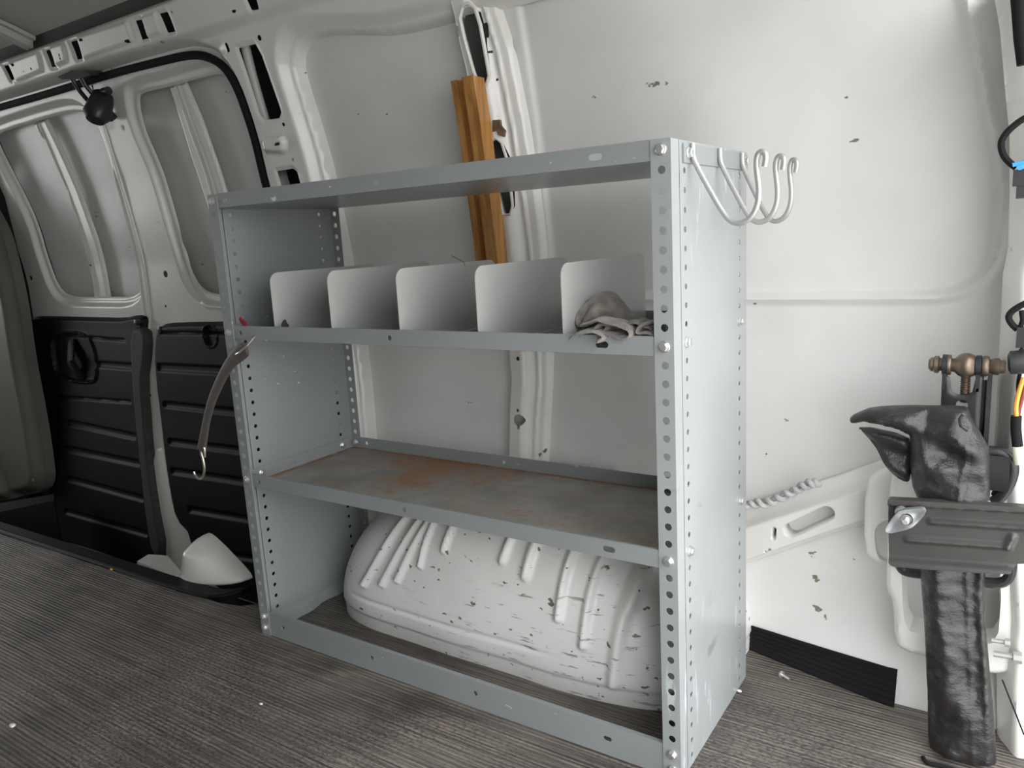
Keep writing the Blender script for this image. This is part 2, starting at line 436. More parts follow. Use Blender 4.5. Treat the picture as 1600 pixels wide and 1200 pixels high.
# ================================================================== THE SETTING
# ---- floor with the step well cut out beside the cargo doors
fl = [(-3.3,-1.62),(1.86,-1.62),(1.86,.60),(-.10,.60),(-.10,.20),(-.13,.13),(-.19,.075),(-.26,.060),(-3.3,.060)]
g = G(); n = len(fl)
g.v = [(x,y,0) for x,y in fl]+[(x,y,-.02) for x,y in fl]
g.f = [tuple(range(n)), tuple(range(2*n-1, n-1, -1))]+[(i,(i+1)%n,(i+1)%n+n,i+n) for i in range(n)]
floor = g.build('floor', 'floor', kind='structure', worldorigin=True)
# turned-up ribbed edge of the mat against the side wall
g = G(); nn = 24
prof = []
for i in range(nn+1):
    x = 1.05+(1.494-1.05)*i/nn; ztop = np.interp(x, [1.05,1.15,1.494], [.052,.053,.070])
    for k in range(13):
        s = k/12; z = ztop*s; prof.append(np.array([x, float(wallY(x, z))-.006-.012*(1-s)**2-.0022*(k % 2), z]))
for i in range(nn):
    for k in range(12): g.f.append((i*13+k, (i+1)*13+k, (i+1)*13+k+1, i*13+k+1))
g.v = prof; m = len(g.v)
g.v = g.v+[p+np.array([0,.004,0]) for p in g.v]
g.f += [tuple(i+m for i in f[::-1]) for f in g.f]
g.f += [(i*13+12,(i+1)*13+12,(i+1)*13+12+m,i*13+12+m) for i in range(nn)]+[(nn*13+k,nn*13+k+1,nn*13+k+1+m,nn*13+k+m) for k in range(12)]
g.build('mat_upstand', 'blackmat', floor, label='black ribbed mat edge turned up against the wall')

# ---- step well under the doors
g = G(); g.box((-3.3,.06,-.30),(-.10,.62,-.285)); g.box((-3.3,.052,-.30),(-.10,.062,-.018)); g.box((-.112,.06,-.30),(-.10,.62,-.02))
well = g.build('step_well', 'black', kind='structure', label='black step well in front of the cargo doors')
pts = [W(u, v, z=.006) for u, v in [(-500,666),(0,829),(160,881),(315,931),(347,931),(376,923)]]
lip = chaikin([(p[0], p[1]) for p in pts], 2, False)
g = G(); g.tube([(x, y, .005) for x, y in lip], (.006,.010), 8)
bk = [(x, y+.052-.02*max(0,(i-len(lip)+5)/5)) for i, (x, y) in enumerate(lip)]
n = len(lip); g2v = [(x,y,z) for z in (.006,-.015) for x,y in lip+bk[::-1]]; N2 = 2*n
g.add(g2v, [tuple(range(N2)), tuple(range(2*N2-1,N2-1,-1))]+[(i,(i+1)%N2,(i+1)%N2+N2,i+N2) for i in range(N2)])
g.build('sill_strip', 'black', kind='structure', label='black scuff strip along the edge of the step well')

# ---- fixed side skin with pressed bead
bl = SX(chaikin([(1000,467),(1240,467),(1460,467),(1512,456),(1545,428),(1562,385),(1570,325),(1569,290),(1562,240),(1550,195),(1531,100),(1508,-10)],2,False))
bl = [(.60, bl[0][1])]+bl+[(bl[-1][0]-.02, 1.46),(bl[-1][0]-.06,1.60),(bl[-1][0]-.2,1.68),(.60,1.70)]
def skinf(X, Z, SD):
    s, _, _ = sdpoly(X, Z, bl)
    rec = -.010*smooth((-s)/.02)                    # the pressed field sits a little further out
    return wallY(X, Z)-(rec+.010*bead(X, Z, bl[:-3], .016))
wall = slab('wall_right', [(-.42,-.06),(1.85,-.06),(1.85,1.90),(-.42,1.90)], .006, skinf, lambda X,Z,S_: wallY(X,Z)+.03, 'skinwall', kind='structure', worldorigin=True)

# ---- inner frame: header rail over the doors and the post beside them
sealpx = [(-90,192),(0,168),(100,139),(175,115),(250,96),(298,85),(325,88),(352,104),(372,138),(388,183),(400,222),(409,262),(420,305),(438,400),(452,480),(475,640),(492,800)]
dl = SX(sealpx, .06)
rg = SX([(575,840),(572,680),(562,570),(545,480),(510,285),(482,185),(463,125),(456,95),(462,68),(478,56),(500,50),(550,50),(600,51),(650,41),(700,27),(740,17),(777,7),(830,-8)], .05)
frame_poly = chaikin(dl, 1, False)+[(-.26,.16),(-.115,.16)]+chaikin(rg, 1, False)+[(1.86,1.62),(1.86,1.80),(-2.9,1.80),(-2.9,dl[0][1])]
F1 = SX([(366,74),(392,67),(402,85),(433,174),(430,184),(407,187),(400,178)], .09)
F2 = SX([(427,267),(452,263),(458,268),(472,318),(470,330),(446,334)], .09)
def q4(*p): return SX(p, .10)
slots = [q4((5,103),(15,101),(25,124),(16,125)), q4((70,79),(80,77),(89,104),(80,105)), q4((109,65),(122,62),(131,90),(120,93)),
         q4((210,32),(222,30),(232,59),(221,62)), q4((248,21),(260,18),(272,49),(261,51)), q4((383,-4),(398,-4),(403,14),(392,16)),
         q4((21,100),(27,100),(27,104),(22,105)), q4((128,62),(134,60),(135,65),(129,66)), q4((199,64),(206,62),(207,67),(200,68)),
         q4((341,65),(345,64),(351,78),(347,81)), q4((363,16),(369,15),(371,20),(364,21)), q4((41,111),(43,111),(43,115),(41,115)), q4((52,106),(55,106),(55,110),(52,110)),
         q4((96,84),(98,84),(101,97),(99,97)), q4((155,55),(157,55),(157,59),(155,59)), q4((268,17),(271,17),(271,21),(268,21)), q4((301,9),(303,9),(304,14),(302,14)),
         q4((497,11),(506,9),(506,11),(498,13)), q4((525,10),(535,8),(535,10),(526,12))]
small = [circ(S(439,194,.09)[[0,2]], .006), circ(S(454,249,.09)[[0,2]], .005), circ(S(401,58,.09)[[0,2]], .008),
         stadium(S(432,225,.10)[[0,2]], .05, .009, .0045, 5)]
box_poly = SX([(408,218),(412,212),(440,210),(446,222),(446,236),(440,242),(412,240)], .09)
pads = [SX(p, .10) for p in ([(12,98),(62,80),(70,112),(22,132)], [(76,74),(101,66),(108,98),(84,108)], [(119,58),(200,32),(212,66),(130,96)], [(222,26),(243,18),(256,54),(232,62)])]
def framef(X, Z, SD):
    h = .045*smooth(-SD/.008)+.035*smooth((-SD-.012)/.030)
    h += .022*smooth((Z-1.655)/.03)*(X < .9) - .030*smooth((Z-1.765)/.03)
    h -= .014*np.exp(-((Z-1.625)/.020)**2)*smooth((-.35-X)/.1)
    s, _, _ = sdpoly(X, Z, box_poly); h += .018*smooth(-s/.012)
    for pd in pads:
        s, _, _ = sdpoly(X, Z, pd); h += .009*smooth(-s/.008)
    for hl in slots[:6]+[F1, F2]:
        s, _, _ = sdpoly(X, Z, hl); h -= .006*smooth(1-s/.012)
    return wallY(X, Z)-h
slab('inner_frame', frame_poly, .005, framef, None, 'white', wall, holes=[F1, F2]+slots+small, ang=180)
for nm_, hp_ in (('slot_shade_back', F1), ('slot_shade_back', F2)): slab(nm_, grow(hp_, .028), .01, lambda X,Z,S_: wallY(X,Z)-.016, lambda X,Z,S_: wallY(X,Z)-.010, 'blackmat', wall)  # black plates put the shade of the frame slots into colour
# sheet behind the header slots, coloured dark in place of cavity shade
mesh('cavity_shade_back', [(x, wallY(x, z)-.012, z) for x in np.linspace(-2.9,-.14,12) for z in (1.60,1.66,1.72,1.78,1.84)],
     [(i*5+k,(i+1)*5+k,(i+1)*5+k+1,i*5+k+1) for i in range(11) for k in range(4)], 'dark', wall)
# channel inside the tall post slot
g = G(); g.tube([S(380,60,.035), S(395,120,.03), S(415,190,.03)], (.014,.016), 12); g.build('slot_channel', 'skin', wall, True)

# ---- middle post
pl = SX([(696,-30),(697,0),(704,27),(710,62),(725,125),(737,190),(749,260),(760,330),(773,420),(789,545),(794,600),(791,630),(790,700),(788,760)], .065)
pr = SX([(765,-35),(776,5),(798,70),(812,140),(824,200),(833,260),(841,310),(850,400),(857,480),(860,550),(859,615),(855,662),(853,718),(850,790)], .02)
zl, xl = zip(*sorted((z, x) for x, z in pl)); zr, xr = zip(*sorted((z, x) for x, z in pr))
def postf(X, Z, SD):
    a = np.interp(Z, zl, xl); b = np.interp(Z, zr, xr); s = (X-a)/(b-a)
    h = np.interp(s, [0,.03,.10,.44,.52,.62,.70,.73,.78,.95,1.0], [0,.052,.064,.066,.060,.036,.034,.040,.030,.024,-.002])
    return wallY(X, Z)-h
h1 = SX([(724,12),(730,9),(738,14),(746,40),(760,118),(757,128),(748,128),(741,110),(727,60),(720,28)], .07)
h2 = SX([(766,225),(772,217),(780,224),(790,255),(797,322),(794,333),(787,334),(779,300),(768,250)], .07)
ph = [h1, h2, circ(S(809,657,.07)[[0,2]], .0165, 20), circ(S(808,561,.07)[[0,2]], .006), circ(S(808,642,.07)[[0,2]], .005), circ(S(809,669,.07)[[0,2]], .005),
      stadium(S(748,43,.07)[[0,2]], 1.5, .014, .004, 5), stadium(S(714,50,.07)[[0,2]], 1.5, .012, .003, 5), circ(S(756,77,.07)[[0,2]], .004), circ(S(765,122,.07)[[0,2]], .004)]
slab('post', chaikin(pl, 1, False)+chaikin(pr, 1, False)[::-1], .0045, postf, None, 'white', wall, holes=ph, ang=180)
for hp_ in (h1, h2): slab('slot_shade_back', grow(hp_, .026), .01, lambda X,Z,S_: wallY(X,Z)-.020, lambda X,Z,S_: wallY(X,Z)-.014, 'dark', wall)  # dark plates painted as the shade inside the post slots
# rolled lip round the tall slot of the post
g = G(); rim = grow(h1, .006); g.tube([(x, wallY(x, z)-.066, z) for x, z in rim+[rim[0]]], .005, 8)
rim = grow(h2, .005); g.tube([(x, wallY(x, z)-.066, z) for x, z in rim+[rim[0]]], .004, 8)
g.build('slot_rim', 'white', wall, True)
# rust-brown bare patch on the post
bare = SX([(770,188),(781,187),(782,196),(789,204),(787,214),(779,211),(776,203),(770,206)], .067)
slab('bare_patch', bare, .004, lambda X,Z,S_: wallY(X,Z)-.0685, lambda X,Z,S_: wallY(X,Z)-.060, paint('bare_rusted_metal', (.16,.10,.07), .7, var=.4, scale=50), wall)

# ---- diagonal brace behind the rear of the rack
bt = [(1120,808),(1165,794),(1240,771),(1300,753),(1340,739),(1375,727),(1400,722)]
bb = [(1120,898),(1165,884),(1240,860),(1300,840),(1347,826),(1375,822),(1400,822)]
brp = WX(bt, .53)+WX(bb, .53)[::-1]
zt = sorted(WX(bt, .53)); zb = sorted(WX(bb, .53))
def bracef(X, Z, SD):
    t = np.interp(X, [a for a, b in zt], [b for a, b in zt]); b_ = np.interp(X, [a for a, b in zb], [b for a, b in zb])
    s = (Z-b_)/(t-b_)
    h = np.interp(s, [0,.05,.09,.12,.66,.74,.80,1.0], [.008,.012,.012,.040,.044,.026,.020,.010])
    return wallY(X, Z)-.008-h
sl = stadium(W(1262,818,y=.52)[[0,2]], .597, .046, .0170, 8)
brace = slab('trim_1', brp, .0032, bracef, lambda X,Z,S_: wallY(X, Z)+.004, 'white', kind='structure', label='white diagonal brace with a long slot on the lower rear side wall', ang=180,
     holes=[sl, stadium(W(1208,835,y=.52)[[0,2]], 1.5, .011, .005, 5), stadium(W(1199,861,y=.52)[[0,2]], .55, .007, .003, 5)])
# flat tab with an open slot at the end of the brace
tabp = chaikin(WX([(1352,752),(1375,733),(1420,722),(1420,893),(1388,888),(1368,878),(1350,862)], .45), 1)
slab('end_tab', tabp, .006, lambda X,Z,S_: .45-.006*smooth(-S_/.006), lambda X,Z,S_: np.full(X.shape, .462), 'white', brace,
     holes=[chaikin(WX([(1366,830),(1374,815),(1400,808),(1400,878),(1384,877),(1370,868)], .45), 1)])
# ---- tail-lamp pocket frame
lp = chaikin(WX([(1392,722),(1418,724),(1470,735),(1560,740),(1592,780),(1590,900),(1584,1046),(1562,1053),(1537,1049),(1441,1025),(1408,1014),(1398,1003),(1396,936),(1385,924),(1386,880)], .40), 1)
lh = chaikin(WX([(1411,790),(1560,800),(1566,975),(1545,1010),(1441,986),(1416,980),(1410,930)], .40), 1)
lamp = slab('trim_2', lp, .006, lambda X,Z,S_: .40-.012*smooth(-S_/.010), lambda X,Z,S_: np.full(X.shape, .455), 'white', kind='structure',
     label='white pressed frame of the tail lamp pocket behind the black cover', holes=[lh])
g = G()
for (u, v, r, l_) in [(1549,1000,.0045,.03),(1552,1021,.006,.045)]:
    c = W(u, v, y=.36); g.lathe(c, (1,0,.05), [(0,r),(l_*.7,r),(l_*.7,r*1.9),(l_,r*1.9)], 8)
g.build('stud', 'steel', lamp, True)
# ---- rear corner post
cp = WX([(1548,-40),(1556,10),(1563,50),(1568,110),(1572,160),(1577,210),(1577,300),(1574,390),(1566,430),(1563,500),(1559,570),(1556,640),(1552,700),(1556,860),(1562,960),(1556,1060),(1558,1240)], .40)
cpz, cpx = zip(*sorted((z, x) for x, z in cp))
def cornerf(X, Z, SD):
    a = np.interp(Z, cpz, cpx); s = X-a
    lean = .13*smooth((Z-.9)/1.0)
    return .43-lean-.05*smooth(s/.035)+.015*np.exp(-((s-.06)/.012)**2)-.03*smooth((s-.08)/.03)-.012*(Z < 1.185)*(s > 0)
cpoly = [(x, z) for x, z in zip(cpx, cpz)]+[(1.85, cpz[-1]), (1.85, cpz[0])]
corner = slab('trim_3', cpoly, .007, cornerf, lambda X,Z,S_: np.full(X.shape, .56), 'white', kind='structure', label='white rear corner post beside the wiring')
g = G(); c0 = W(1566, 1062, y=.34); c1 = W(1600, 1148, y=.34)
g.tube([c0, c1], .0014, 6); g.build('seam', 'black', corner)

# ---- ceiling
g = G(); ys = np.linspace(-1.66, .46, 30); xs = np.linspace(-4.4, 1.9, 64)
def roofz(y): return 1.955-.16*abs((y+.60)/1.06)**3.2
g.v = [(x, y, roofz(y)+.006*math.cos((y+.6)*28)*(abs(y+.6) < .9)) for x in xs for y in ys]; ny = len(ys)
g.f = [(i*ny+k,(i+1)*ny+k,(i+1)*ny+k+1,i*ny+k+1) for i in range(len(xs)-1) for k in range(ny-1)]
m = len(g.v); g.v += [(x,y,z+.03) for x,y,z in g.v]; g.f += [tuple(i+m for i in f[::-1]) for f in g.f]
ceil = g.build('ceiling', 'roof', smooth_=True, kind='structure', worldorigin=True)
for bx in (-2.30, -1.45, -.55, .55, 1.45):
    g = G(); yy = np.linspace(-1.5, .37, 24); v = []
    pf = [(-.055,.0),(-.05,-.012),(-.03,-.012),(-.025,-.035),(-.006,-.035),(0,-.028),(.006,-.035),(.025,-.035),(.03,-.012),(.05,-.012),(.055,0)]
    for y in yy: v += [(bx+dx, y, roofz(y)+dz-.004) for dx, dz in pf]
    k_ = len(pf); f = [(i*k_+k,(i+1)*k_+k,(i+1)*k_+k+1,i*k_+k+1) for i in range(len(yy)-1) for k in range(k_-1)]
    g.add(v, f); g.build('roof_bow', 'roof', ceil, True, ang=35)

# ---- the two cargo doors
gap = SX([(138,95),(150,150),(175,232),(207,337),(224,400),(237,490),(232,540),(225,600),(233,680),(250,790),(268,890)], .05)
def shift(p, dx): return [(x+dx, z) for x, z in p]
def doorskin(parent, x0, x1):
    xs = np.linspace(x0, x1, 12); zs = np.linspace(-.30, 1.86, 60)
    mesh('outer_skin', [(x, wallY(x, z)+.050, z) for x in xs for z in zs], [(i*60+k,(i+1)*60+k,(i+1)*60+k+1,i*60+k+1) for i in range(11) for k in range(59)], 'dark', parent, True)  # skin coloured dark for the shade seen through the door holes
win2 = chaikin(SX([(-10,210),(20,199),(47,191),(70,184),(128,170),(150,192),(166,235),(185,300),(202,365),(214,415),(223,464),(150,464),(108,464),(90,450),(74,410),(58,350),(30,292),(3,240)], .035), 2)
win1 = chaikin(SX([(213,152),(222,143),(262,135),(300,124),(345,113),(368,118),(384,150),(402,220),(425,300),(450,400),(462,462),(400,463),(335,461),(313,452),(297,425),(282,372),(262,300),(245,250),(222,200)], .035), 2)
bar2 = [SX([(58,188),(90,262),(131,370),(151,445),(153,470)], .02), SX([(49,193),(70,185),(85,215),(122,297),(150,375),(170,470),(147,470),(142,430),(107,300),(72,222)], .02)]
bar1 = [SX([(275,130),(300,200),(325,270),(345,340),(362,410),(372,470)], .02), SX([(262,134),(287,127),(312,185),(340,265),(362,335),(380,400),(396,470),(368,470),(350,400),(325,330),(300,255)], .02)]
def doorf(win, gl):
    def fn(X, Z, SD):
        s, _, _ = sdpoly(X, Z, win)
        return wallY(X, Z)-.026-.008*smooth(s/.006)-.022*smooth((s-.022)/.020)-.006*bead(X, Z, gl, .010)
    return fn
def panes(parent, win, barp, barl):
    slab('pane', grow(win, .080), .012, lambda X,Z,S_: wallY(X, Z)+.018, None, 'skin', parent)
    def barf(X, Z, SD): return wallY(X, Z)-.010-.012*smooth(-SD/.010)-.007*bead(X, Z, shift(barl, -.007), .008)-.007*bead(X, Z, shift(barl, .011), .008)
    slab('bar', barp, .0042, barf, lambda X,Z,S_: wallY(X, Z)-.004, 'white', parent, ang=180)
door2_poly = [(-2.62,1.70),(-2.62,1.2)]+SX([(-10,250),(5,300),(25,375),(47,450),(54,495),(50,600),(65,690),(80,760),(86,860)], .05)+[(gap[-1][0]-.004, -.28)]+shift(gap, -.004)[::-1]+[(gap[0][0]-.004, 1.70)]
door1_poly = [(gap[0][0]+.004, 1.70)]+shift(gap, .004)+[(gap[-1][0]+.004, -.28),(dl[-1][0]+.03,-.28)]+shift(dl[7:], .03)[::-1]+[(dl[7][0]+.01,1.70)]
rr = []
d2 = thing('door_2', (-1.9,.5,-.24), 'front cargo door with recessed handle and black lower panel', None, kind='structure')
d1 = thing('door_1', (-.7,.5,-.24), 'rear cargo door with plain black lower panel beside the shelving', None, kind='structure')
doorskin(d2, -2.64, gap[4][0]); doorskin(d1, gap[2][0]-.3, -.12)
edge2 = SX([(152,200),(187,292),(200,340),(220,425),(229,492)], .05)
slab('inner_panel', door2_poly, .0042, doorf(win2, edge2), None, 'white', d2, ang=180,
     holes=[win2, circ(S(51,434,.05)[[0,2]], .011), circ(S(230,517,.05)[[0,2]], .013)])
crv = SX([(240,130),(236,170),(262,290),(282,400),(300,450),(325,478),(362,482),(480,484)], .05)
slab('inner_panel', door1_poly, .0042, doorf(win1, crv[1:]), None, 'white', d1, ang=180,
     holes=[win1, circ(S(261,428,.05)[[0,2]], .013), circ(S(261,478,.05)[[0,2]], .006), circ(S(194,200,.05)[[0,2]], .011), SX([(168,190),(180,188),(182,203),(170,205)], .05)])
panes(d2, win2, bar2[1], bar2[0]); panes(d1, win1, bar1[1], bar1[0])
# white lip along the door gap
g = G(); g.tube([(x+.006, float(wallY(x, z))-.058, z) for x, z in gap[1:]], .005, 8); g.build('door_edge', 'white', d1, True)
# black lower panels with pressed ribs
def panelf(off, ribs, extra=None):
    def fn(X, Z, SD):
        h = off+.032*smooth(-SD/.022)
        for (a, b), w in ribs: h = h-.008*smooth((w+.005-np.sqrt((bead_d(X, Z, a, b))))/.010)
        if extra: h = h+extra(X, Z)
        return wallY(X, Z)-h
    return fn
def bead_d(X, Z, a, b):
    ex, ez = b[0]-a[0], b[1]-a[1]; t = np.clip(((X-a[0])*ex+(Z-a[1])*ez)/(ex*ex+ez*ez), 0, 1)
    return (X-a[0]-t*ex)**2+(Z-a[1]-t*ez)**2
def rib(p, q, w, off=.08): return ((SX([p], off)[0], SX([q], off)[0]), w)
ribs2 = [rib((150,569),(206,573),.012), rib((106,660),(210,682),.012), rib((98,700),(216,724),.012), rib((108,748),(222,779),.012), rib((104,799),(228,834),.012), rib((90,620),(204,628),.005), rib((60,520),(195,532),.004)]
ribs1 = [rib((250,574),(600,592),.014), rib((258,632),(600,668),.011), rib((266,690),(600,732),.011), rib((270,736),(600,784),.011), rib((297,796),(600,846),.011), rib((352,866),(600,902),.011), rib((252,520),(600,524),.004)]
p2 = SX([(46,494),(60,492),(150,494),(192,495),(212,490),(227,492),(229,512),(228,545),(222,590),(226,640),(235,720),(245,800),(258,872)], .07)
p2 = p2+[(p2[-1][0], -.275), (SX([(86,860)],.07)[0][0], -.275)]+SX([(86,860),(82,780),(67,700),(52,610),(47,540)], .07)
hand = chaikin(SX([(78,525),(88,520),(132,520),(146,545),(150,590),(140,600),(88,592),(80,560)], .09), 2)
def handle_recess(X, Z):
    s, _, _ = sdpoly(X, Z, hand); return .010*smooth(1-abs(s)/.008)-.012*smooth(-s/.012)
t2 = slab('trim_panel', chaikin(p2, 1), .0045, panelf(.05, ribs2, handle_recess), None, 'black', d2, label='black ribbed plastic lower panel')
g = G(); a, b = S(118,540,.075), S(124,585,.08); g.tube([S(112,533,.075),(a+b)/2+[0,-.03,0],S(126,590,.075)], [(.012,.03),(.010,.034),(.012,.03)], 10, flat=(0,1,0))
g.build('door_handle', 'black', t2, True)
g = G(); c = S(213,504,.095); g.lathe(c, (0,-1,0), [(-.02,.012),(.004,.012),(.006,.006)], 12); g.build('screw', 'plug', t2, True)
p1 = SX([(243,520),(247,508),(256,503),(300,501),(400,500),(600,502)], .07)
p1 = p1+[(-.14, p1[-1][1]), (-.14,-.275), (SX([(300,860)],.07)[0][0],-.275)]+SX([(300,840),(276,815),(266,770),(256,700),(247,625),(241,560)], .07)
p1 = [q for i, q in enumerate(p1) if q[0] < -.13]
cc = S(325,525,.09)
def knob(X, Z): r = np.hypot(X-cc[0], Z-cc[2]); return -.010*smooth((.038-r)/.006)+.004*smooth(1-abs(r-.042)/.006)
t1 = slab('trim_panel', chaikin(p1, 1), .0045, panelf(.05, ribs1, knob), None, 'black', d1, label='black ribbed plastic lower panel')
g = G(); c = S(250,515,.08); g.lathe(c, (0,-1,0), [(-.02,.012),(.004,.012),(.006,.006)], 12); g.build('screw', 'plug', t1, True)
# vertical pull strap / edge cover on the front door
stp = SX([(204,512),(228,512),(231,545),(223,600),(231,700),(243,790),(258,866),(240,872),(228,800),(220,720),(211,640),(208,600)], .085)
slab('edge_cover', chaikin(stp, 1), .006, lambda X,Z,S_: wallY(X,Z)-.085-.010*smooth(-S_/.012), lambda X,Z,S_: wallY(X,Z)-.06, 'strap', d2, label='dark grey edge cover strip')
# white foot bracket and rounded gusset at the bottom of the post
gp = chaikin(WX([(281,895),(286,875),(296,850),(303,840),(312,843),(330,860),(350,881),(364,896),(373,908),(374,915),(350,914),(318,906)], .15), 1)
def gusf(X, Z, SD):
    gz_ = np.array(sorted(set(round(z, 4) for x, z in gp))); zz_ = np.linspace(gz_[0], gz_[-1], 40); lo = []; hi = []
    for z in zz_:
        c = [a[0]+(b[0]-a[0])*(z-a[1])/(b[1]-a[1]) for a, b in zip(gp, gp[1:]+gp[:1]) if (a[1] > z) != (b[1] > z)]
        lo.append(min(c) if c else np.nan); hi.append(max(c) if c else np.nan)
    lo, hi = np.array(lo), np.array(hi); ok = ~np.isnan(lo)
    a = np.interp(Z, zz_[ok], lo[ok]); b = np.interp(Z, zz_[ok], hi[ok]); s_ = np.clip((X-(a*.62+b*.38))/np.where(X < a*.62+b*.38, (b-a)*.38, (b-a)*.62), -1, 1)
    return .185-np.minimum(.085, .6*(b-a))*np.sqrt(1-s_*s_)
slab('trim_4', gp, .005, gusf, lambda X,Z,S_: np.full(X.shape, .20), 'white', kind='structure', label='white rounded gusset at the foot of the door post', ang=60)
ft = [W(u, v, z=-.07) for u, v in [(214,877),(232,866),(262,868),(286,897),(276,903)]]
n = len(ft); g = G(); g.add([tuple(p) for p in ft]+[(p[0],p[1],-.285) for p in ft], [tuple(range(n)), tuple(range(2*n-1,n-1,-1))]+[(i,(i+1)%n,(i+1)%n+n,i+n) for i in range(n)])
g.build('trim_5', 'white', kind='structure', label='white step block in the step well')
jb = chaikin(SX([(255,700),(262,760),(274,812),(300,832),(306,846),(300,900),(262,900),(240,800),(233,700)], .075), 1)
slab('door_foot', jb, .006, lambda X,Z,S_: wallY(X,Z)-.060-.008*smooth(-S_/.01), None, 'white', d1)

# ---- rubber seal round the door opening
g = G(); sp = chaikin([(u, v) for u, v in sealpx[:-3]], 2, False)
g.tube([S(u, v, .075) for u, v in sp]+[np.array([-.25, .50, .2])], (.013,.014), 10); g.build('door_seal', 'blackmat', kind='structure', smooth_=True, label='black rubber seal round the cargo door opening')
# seal and post on the front edge
fe = [(-60,200),(-25,250),(2,310),(20,380),(34,450),(44,540),(55,630),(68,700),(76,770),(80,830)]
g = G(); g.tube([S(u-4, v, .075) for u, v in fe], (.026,.02), 10); g.build('door_seal', 'blackmat', kind='structure', smooth_=True, label='black rubber seal down the front edge of the cargo door opening')
ft_ = chaikin(WX([(-120,260),(-40,290),(0,352),(14,400),(30,470),(42,560),(58,640),(68,700),(76,766),(40,774),(0,782),(-200,800)], .42), 2)
front = slab('trim_6', ft_, .009, lambda X,Z,S_: .42-.05*smooth(-S_/.05)-.05*smooth((-2.30-X-.10*np.sin(Z*5))/.05)+.0*Z, lambda X,Z,S_: np.full(X.shape, .46), 'trimgrey', kind='structure', label='taupe plastic trim in front of the cargo doors')
g = G(); g.lathe(W(52,750,y=.365), (0,-1,0), [(0,.008),(.004,.008)], 10); g.build('screw', 'bolt', front)
st = [W(u, v, z=.01) for u, v in [(-60,800),(0,786),(60,776),(84,772),(84,782),(0,800),(-60,815)]]
n = len(st); g = G(); g.add([tuple(p) for p in st]+[(p[0],p[1],-.28) for p in st], [tuple(range(n)), tuple(range(2*n-1,n-1,-1))]+[(i,(i+1)%n,(i+1)%n+n,i+n) for i in range(n)])
g.build('step_cover', 'blackmat', kind='structure', label='dark step cover below the taupe trim')

# ---- door check arm hanging from the header (part of the front door)
arm = thing('trim_7', W(118,122,y=.38), 'black door check arm under the header rail', None, kind='structure')
q = lambda u, v, y: W(u, v, y=y)
g = G(); pa = [q(90,120,.35), q(112,110,.35), q(134,111,.35), q(141,117,.35), q(120,124,.35), q(97,124,.35)]
g.add([tuple(p) for p in pa]+[tuple(p+np.array([0,.10,.012])) for p in pa], [tuple(range(6)), tuple(range(11,5,-1))]+[(i,(i+1)%6,(i+1)%6+6,i+6) for i in range(6)])
g.build('mount_plate', 'jack', arm)
g = G(); g.tube([q(112,121,.355), q(118,132,.365), q(126,144,.375), q(136,156,.385), q(150,158,.395)], .008, 8); g.build('arm', 'jack', arm, True)
g = G(); g.tube([q(127,121,.355), q(134,134,.365), q(146,148,.385)], .008, 8); g.build('arm', 'jack', arm, True)
g = G(); g.lathe(q(158,160,.40), (.1,-.5,-.9), [(-.035,.012),(-.03,.034),(0,.040),(.05,.046),(.075,.030)], 14); g.build('knuckle', 'jack', arm, True)
g = G(); g.lathe(q(165,143,.40), (1,0,0), [(-.02,.014),(.02,.014)], 10); g.tube([q(168,175,.42), q(178,186,.44)], .016, 10); g.build('roller', 'plug', arm, True)

# ---- unseen rest of the body that shapes the light
g = G(); g.box((-4.4,-1.70,-.05),(1.86,-1.64,1.95)); g.build('wall_left', paint('dark_low_bounce_wall', (.22,.22,.21), .6), kind='structure', worldorigin=True)  # unseen wall, coloured dark to cut bounce light on the front faces
g = G(); g.box((-4.45,-1.7,-.3),(-4.40,.62,.80)); g.box((-4.45,-1.7,1.70),(-4.40,.62,2.0)); g.build('wall_front', 'dark', kind='structure', worldorigin=True)
g = G(); g.box((-4.4,-1.7,-.34),(-3.3,.62,-.30)); g.box((-4.4,.56,-.3),(-2.6,.62,1.9)); g.build('cab_floor', 'trimgrey', kind='structure', worldorigin=True)
g = G(); g.box((-60,-60,-.75),(80,60,-.72)); g.build('ground', paint('pale_concrete', (.50,.49,.47), .8), kind='structure', worldorigin=True)

g = G(); g.box((1.80,-1.66,1.66),(1.86,.62,2.0)); g.box((1.80,-1.66,-.05),(1.86,-1.52,1.7)); g.build('wall_rear', 'white', kind='structure', worldorigin=True)
# ---- wheel arch under the rack
xc, ra, zc_, ry, yw = .605, .560, .385, .43, .575
def arch_pt(th, ph):
    ny_ = 5.2; rho = max(math.cos(ph), 0)**(2/ny_); d = max(math.sin(ph), 0)**(2/ny_)
    ct, st_ = math.cos(th), math.sin(th)
    x = abs(ct)**(2/2.5)*math.copysign(1, ct); z = abs(st_)**(2/2.1)
    return np.array([xc-ra*rho*x, yw-ry*d, zc_*rho*z])
def arch_tp(x, z):
    X = (xc-x)/ra; Z_ = z/zc_
    rho = (abs(X)**2.5+abs(Z_)**2.1)**(1/2.2)
    return X, Z_, rho
NT, NP = 260, 90
V = []; PX = []
for i in range(NT+1):
    th = math.pi*i/NT
    for j in range(NP+1):
        t = j/NP; ph = math.pi/2*(1-(1-t)**2.6); V.append(arch_pt(th, ph))
V = np.array(V)
gx, gz = V[:,0], V[:,2]
